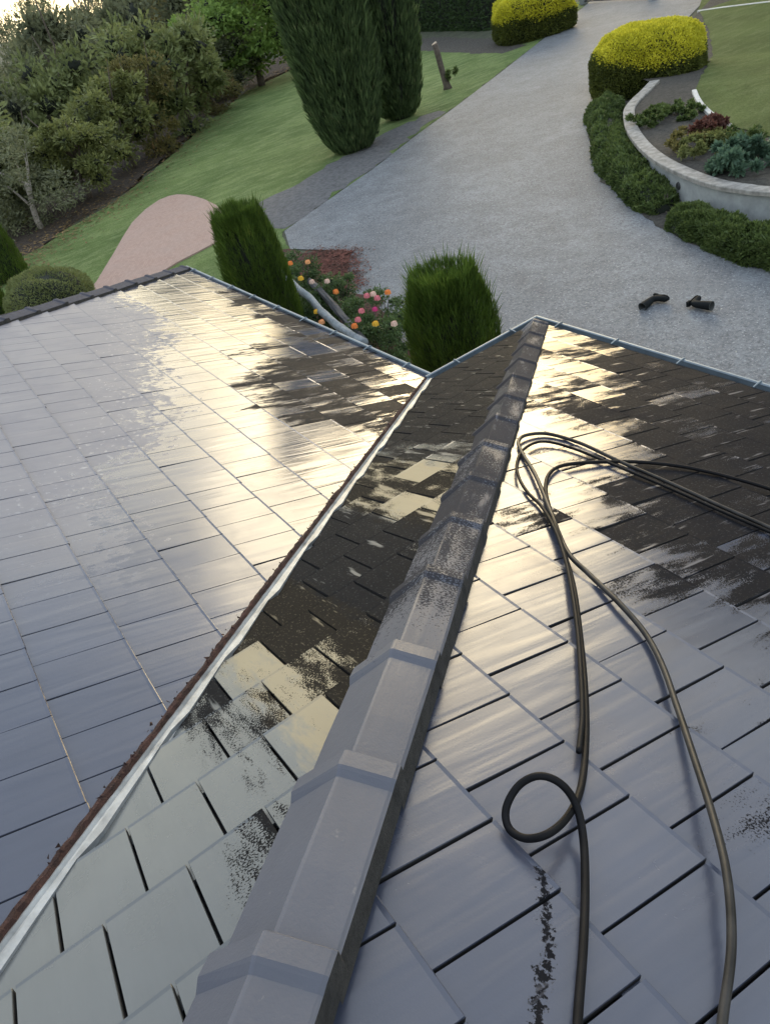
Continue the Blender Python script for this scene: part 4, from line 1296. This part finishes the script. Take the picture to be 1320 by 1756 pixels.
for i, ((px, py), r, h, lb, fl) in enumerate(ROSES):
    c = hit(px, py, GZ + h * .6)
    e = empty('rose_bush', (c[0], c[1], GZ), lb, 'rose bush', 'rose bushes in the bed below the gutter')
    me = crown_cloud(34, 7000, (r * .95, r * .95, h * .42), .048, .026, LF_ROSE, 80 + i, core=.3)
    o = bpy.data.objects.new('foliage', me); COL.objects.link(o); o.parent = e; o.location = (0, 0, h * .58)
    st = [sweep([(0, 0, -.03), (math.cos(k * 1.3) * r * .3, math.sin(k * 1.3) * r * .3, h * .4), (math.cos(k * 1.3) * r * .6, math.sin(k * 1.3) * r * .6, h * .85)], [.012, .009, .005], 5) for k in range(6)]
    for v, f in st:
        o = bpy.data.objects.new('stem', mesh_from('stem', v, f, [M_BARK])); COL.objects.link(o); o.parent = e
    for j, ((fx, fy), kc) in enumerate(fl):
        flower(e, hit(fx, fy, GZ + h + .04), .050 if kc != 'magenta' else .042, M_PETAL[kc], i * 10 + j)

lz = GZ + 1.0
pts = [hit(486, 468, lz + .05), hit(505, 490, lz + .04), hit(522, 503, lz + .05), hit(536, 516, lz), hit(550, 533, lz), hit(566, 547, lz), hit(584, 562, lz), hit(602, 574, lz), hit(625, 588, lz)]
v, f = sweep(spline(pts, 5), .062, 10, noise=.10)
props(add('weathered_log', mesh_from('weathered_log', v, f, [M_LOG], smooth=True)), 'pale blue grey twisted weathered log lying among the roses', 'log')
pts = [hit(532, 482, lz - .1), hit(552, 502, lz - .1), hit(572, 524, lz - .1), hit(592, 548, lz - .1), hit(628, 590, lz - .1)]
v, f = sweep(spline(pts, 5), .06, 8, noise=.14)
props(add('dark_log', mesh_from('dark_log', v, f, [M_LOG2], smooth=False)), 'dark grey log lying right of the pale weathered one in the rose bed', 'log')

# planting in the raised bed
def bed_plant(px, py, r, h, mat, seed, label, n=3200, leaf=.075):
    c = hit(px, py, TZ)
    e = empty('bed_plant', (c[0], c[1], TZ), label, 'plant', 'plants in the raised bed')
    me = crown_cloud(26, n, (r, r, h * .5), leaf, leaf * .5, mat, seed, core=.25)
    o = bpy.data.objects.new('foliage', me); COL.objects.link(o); o.parent = e; o.location = (0, 0, h * .42)


bed_plant(1120, 205, .85, .26, LF_HEDGE, 91, 'low dusty green ground plant just behind the coping, nearest the golden bush')
bed_plant(1160, 200, .8, .24, LF_HEDGE, 92, 'low green ground plant between the coping and the short curved kerb')
bed_plant(1185, 248, .6, .35, LF_AUT, 93, 'small yellow and orange leaved plant close to the coping')
bed_plant(1214, 262, .55, .4, LF_OLIVE, 94, 'olive green plant right of the orange leaved one')
bed_plant(1215, 232, .4, .38, leaf_material('red_leaf', (.06, .03, .025), (.14, .06, .045), .6, 2.0), 95, 'dull red leaved plant at the lawn edge')
bed_plant(1265, 248, .55, .3, LF_HEDGE, 96, 'dark green plant along the round lawn edge, above the blue green one')
bed_plant(1285, 285, .75, .5, LF_TEAL, 97, 'large blue green plant near the right frame edge', 3600, .11)
bed_plant(1245, 290, .35, .35, LF_TEAL, 98, 'small blue green plant tucked beside the large one')


# ------------------------------------------------------------------ rubber boots on the drive
def boot(loc, rz, roll, label, seed):
    e = empty('rubber_boot', loc, label, 'boot', 'rubber boots dropped on the driveway')
    # boot standing shape: shaft along +z, foot towards +x; sections along a bent axis
    secs = [((0, 0, .40), .075, .068, 0), ((0, 0, .34), .073, .066, 0), ((-.003, 0, .24), .067, .060, 0), ((-.006, 0, .15), .058, .052, 0), ((0, 0, .10), .057, .048, .5), ((.03, 0, .068), .068, .044, .95), ((.08, 0, .052), .054, .045, 1.35), ((.14, 0, .046), .046, .049, 1.5), ((.19, 0, .042), .040, .047, 1.57), ((.225, 0, .036), .030, .036, 1.6), ((.245, 0, .03), .012, .016, 1.6)]
    V, Fc = [], []
    n = 16
    for (x, y, z), a, b, tl in secs:
        for k in range(n):
            th = 2 * math.pi * k / n
            lx, ly = math.cos(th) * a, math.sin(th) * b
            V.append((x + lx * math.cos(tl), y + ly, z + lx * math.sin(tl)))
    for i in range(len(secs) - 1):
        for k in range(n): Fc.append((i * n + k, (i + 1) * n + k, (i + 1) * n + (k + 1) % n, i * n + (k + 1) % n))
    Fc.append(tuple(range((len(secs) - 1) * n, len(secs) * n)))
    Mx = Matrix.Rotation(rz, 4, 'Z') @ Matrix.Rotation(math.pi / 2 + roll, 4, 'X') @ Matrix.Diagonal((.92, 1.0, .92, 1))

    def put(nm, V, Fc, mat, smooth=True):
        P = [Mx @ Vector(v) for v in V]
        o = bpy.data.objects.new(nm, mesh_from(nm, P, Fc, [mat], smooth=smooth)); COL.objects.link(o); o.parent = e
    put('boot_upper', V, Fc, M_BOOT)
    # opening: rim and paler lining inside
    Vi, Fi = [], []
    for (z, s) in ((.402, 1.04), (.405, .93), (.30, .86), (.22, .80)):
        for k in range(n):
            th = 2 * math.pi * k / n; Vi.append((math.cos(th) * .075 * s, math.sin(th) * .068 * s, z))
    for i in range(3):
        for k in range(n): Fi.append((i * n + k, i * n + (k + 1) % n, (i + 1) * n + (k + 1) % n, (i + 1) * n + k))
    Fi.append(tuple(range(3 * n, 4 * n)))
    put('boot_lining', Vi, Fi, M_BOOT_IN)
    # sole with heel
    ol = [(-.06, .038), (-.03, .045), (.03, .038), (.09, .042), (.15, .052), (.21, .045), (.245, .02), (.245, -.02), (.21, -.045), (.15, -.052), (.09, -.042), (.03, -.038), (-.03, -.045), (-.06, -.038)]
    m = len(ol)
    Vs = [(x, y, .016) for x, y in ol] + [(x, y, -.004) for x, y in ol]
    Fs = [tuple(range(m)), tuple(range(m, 2 * m))[::-1]] + [(i, m + i, m + (i + 1) % m, (i + 1) % m) for i in range(m)]
    hv, hf = boxv(-.06, .02, -.04, .04, -.022, -.0045)
    v, f = join([(Vs, Fs), (hv, hf)])
    put('sole', v, f, M_BOOT, False)


p = hit(1126, 508, GZ + .09)
boot((p[0], p[1], GZ + .024 + .070), math.radians(5), .05, 'left of two black rubber boots lying on its side, sole towards the roof', 1)
p = hit(1182, 520, GZ + .09)
boot((p[0], p[1], GZ + .024 + .070), math.radians(95), -.05, 'right of two black rubber boots lying on its side, open shaft pointing right', 2)


# ------------------------------------------------------------------ litter: fallen leaves and bark chips
def litter(name, pts, size, mat, label):
    pts = np.array(pts); n = len(pts)
    a = rng.uniform(0, 6.283, n)
    d = np.stack([np.cos(a), np.sin(a), rng.uniform(-.1, .25, n)], 1)
    sd_ = np.stack([-np.sin(a), np.cos(a), rng.uniform(-.3, .3, n)], 1)
    sz_ = size * rng.uniform(.5, 1.4, n)[:, None]
    q = np.stack([pts - d * sz_ * .5, pts + sd_ * sz_ * .3, pts + d * sz_ * .5, pts - sd_ * sz_ * .3], 1)
    o = add(name, quads_mesh(name, q, [mat]))
    props(o, label, None, None, 'stuff')


rng = np.random.default_rng(11)
tip = np.array(g2(596, 455))
P = []
for k in range(4200):
    c = np.array(g2(rng.uniform(530, 610), rng.uniform(432, 500)))
    P.append((*(c + rng.normal(size=2) * .18), GZ + .045 + rng.uniform(0, .02)))
litter('bark_chips', P, .06, leaf_material('bark_chip', (.03, .014, .010), (.16, .06, .045), .9, 3, None, 0), 'loose red brown bark chips spilling from the mulch bed onto the drive')
edge = [np.array(g2(*p)) for p in ((-40, 505), (30, 448), (120, 388), (205, 335), (300, 254), (352, 205), (425, 150), (520, 108))]
P = []
for k in range(5000):
    i = rng.integers(0, len(edge) - 1); f_ = rng.uniform()
    c = edge[i] * (1 - f_) + edge[i + 1] * f_ + rng.normal(size=2) * (.9, .8)
    P.append((c[0], c[1], GZ + .03 + rng.uniform(0, .03)))
litter('fallen_leaves', P, .10, leaf_material('dead_leaf', (.05, .035, .018), (.24, .16, .07), .9, 1, (.36, .22, .12), 0), 'fallen brown leaves along the edge of the lawn under the trees')
P = []
for k in range(260):
    x_, y_ = rng.uniform(-16, 0), rng.uniform(4, 16)
    P.append((x_, y_, GZ + .034))
P = [p_ for p_ in P if p_[1] < 11 - (p_[0] + 6) * .3 and p_[1] > 5.2 + max(0, -p_[0] - 13) * 1.3]
litter('drive_litter', P, .035, leaf_material('pale_bit', (.25, .24, .20), (.6, .6, .55), .9, 1, None, 0), 'tiny pale bits scattered over the driveway')
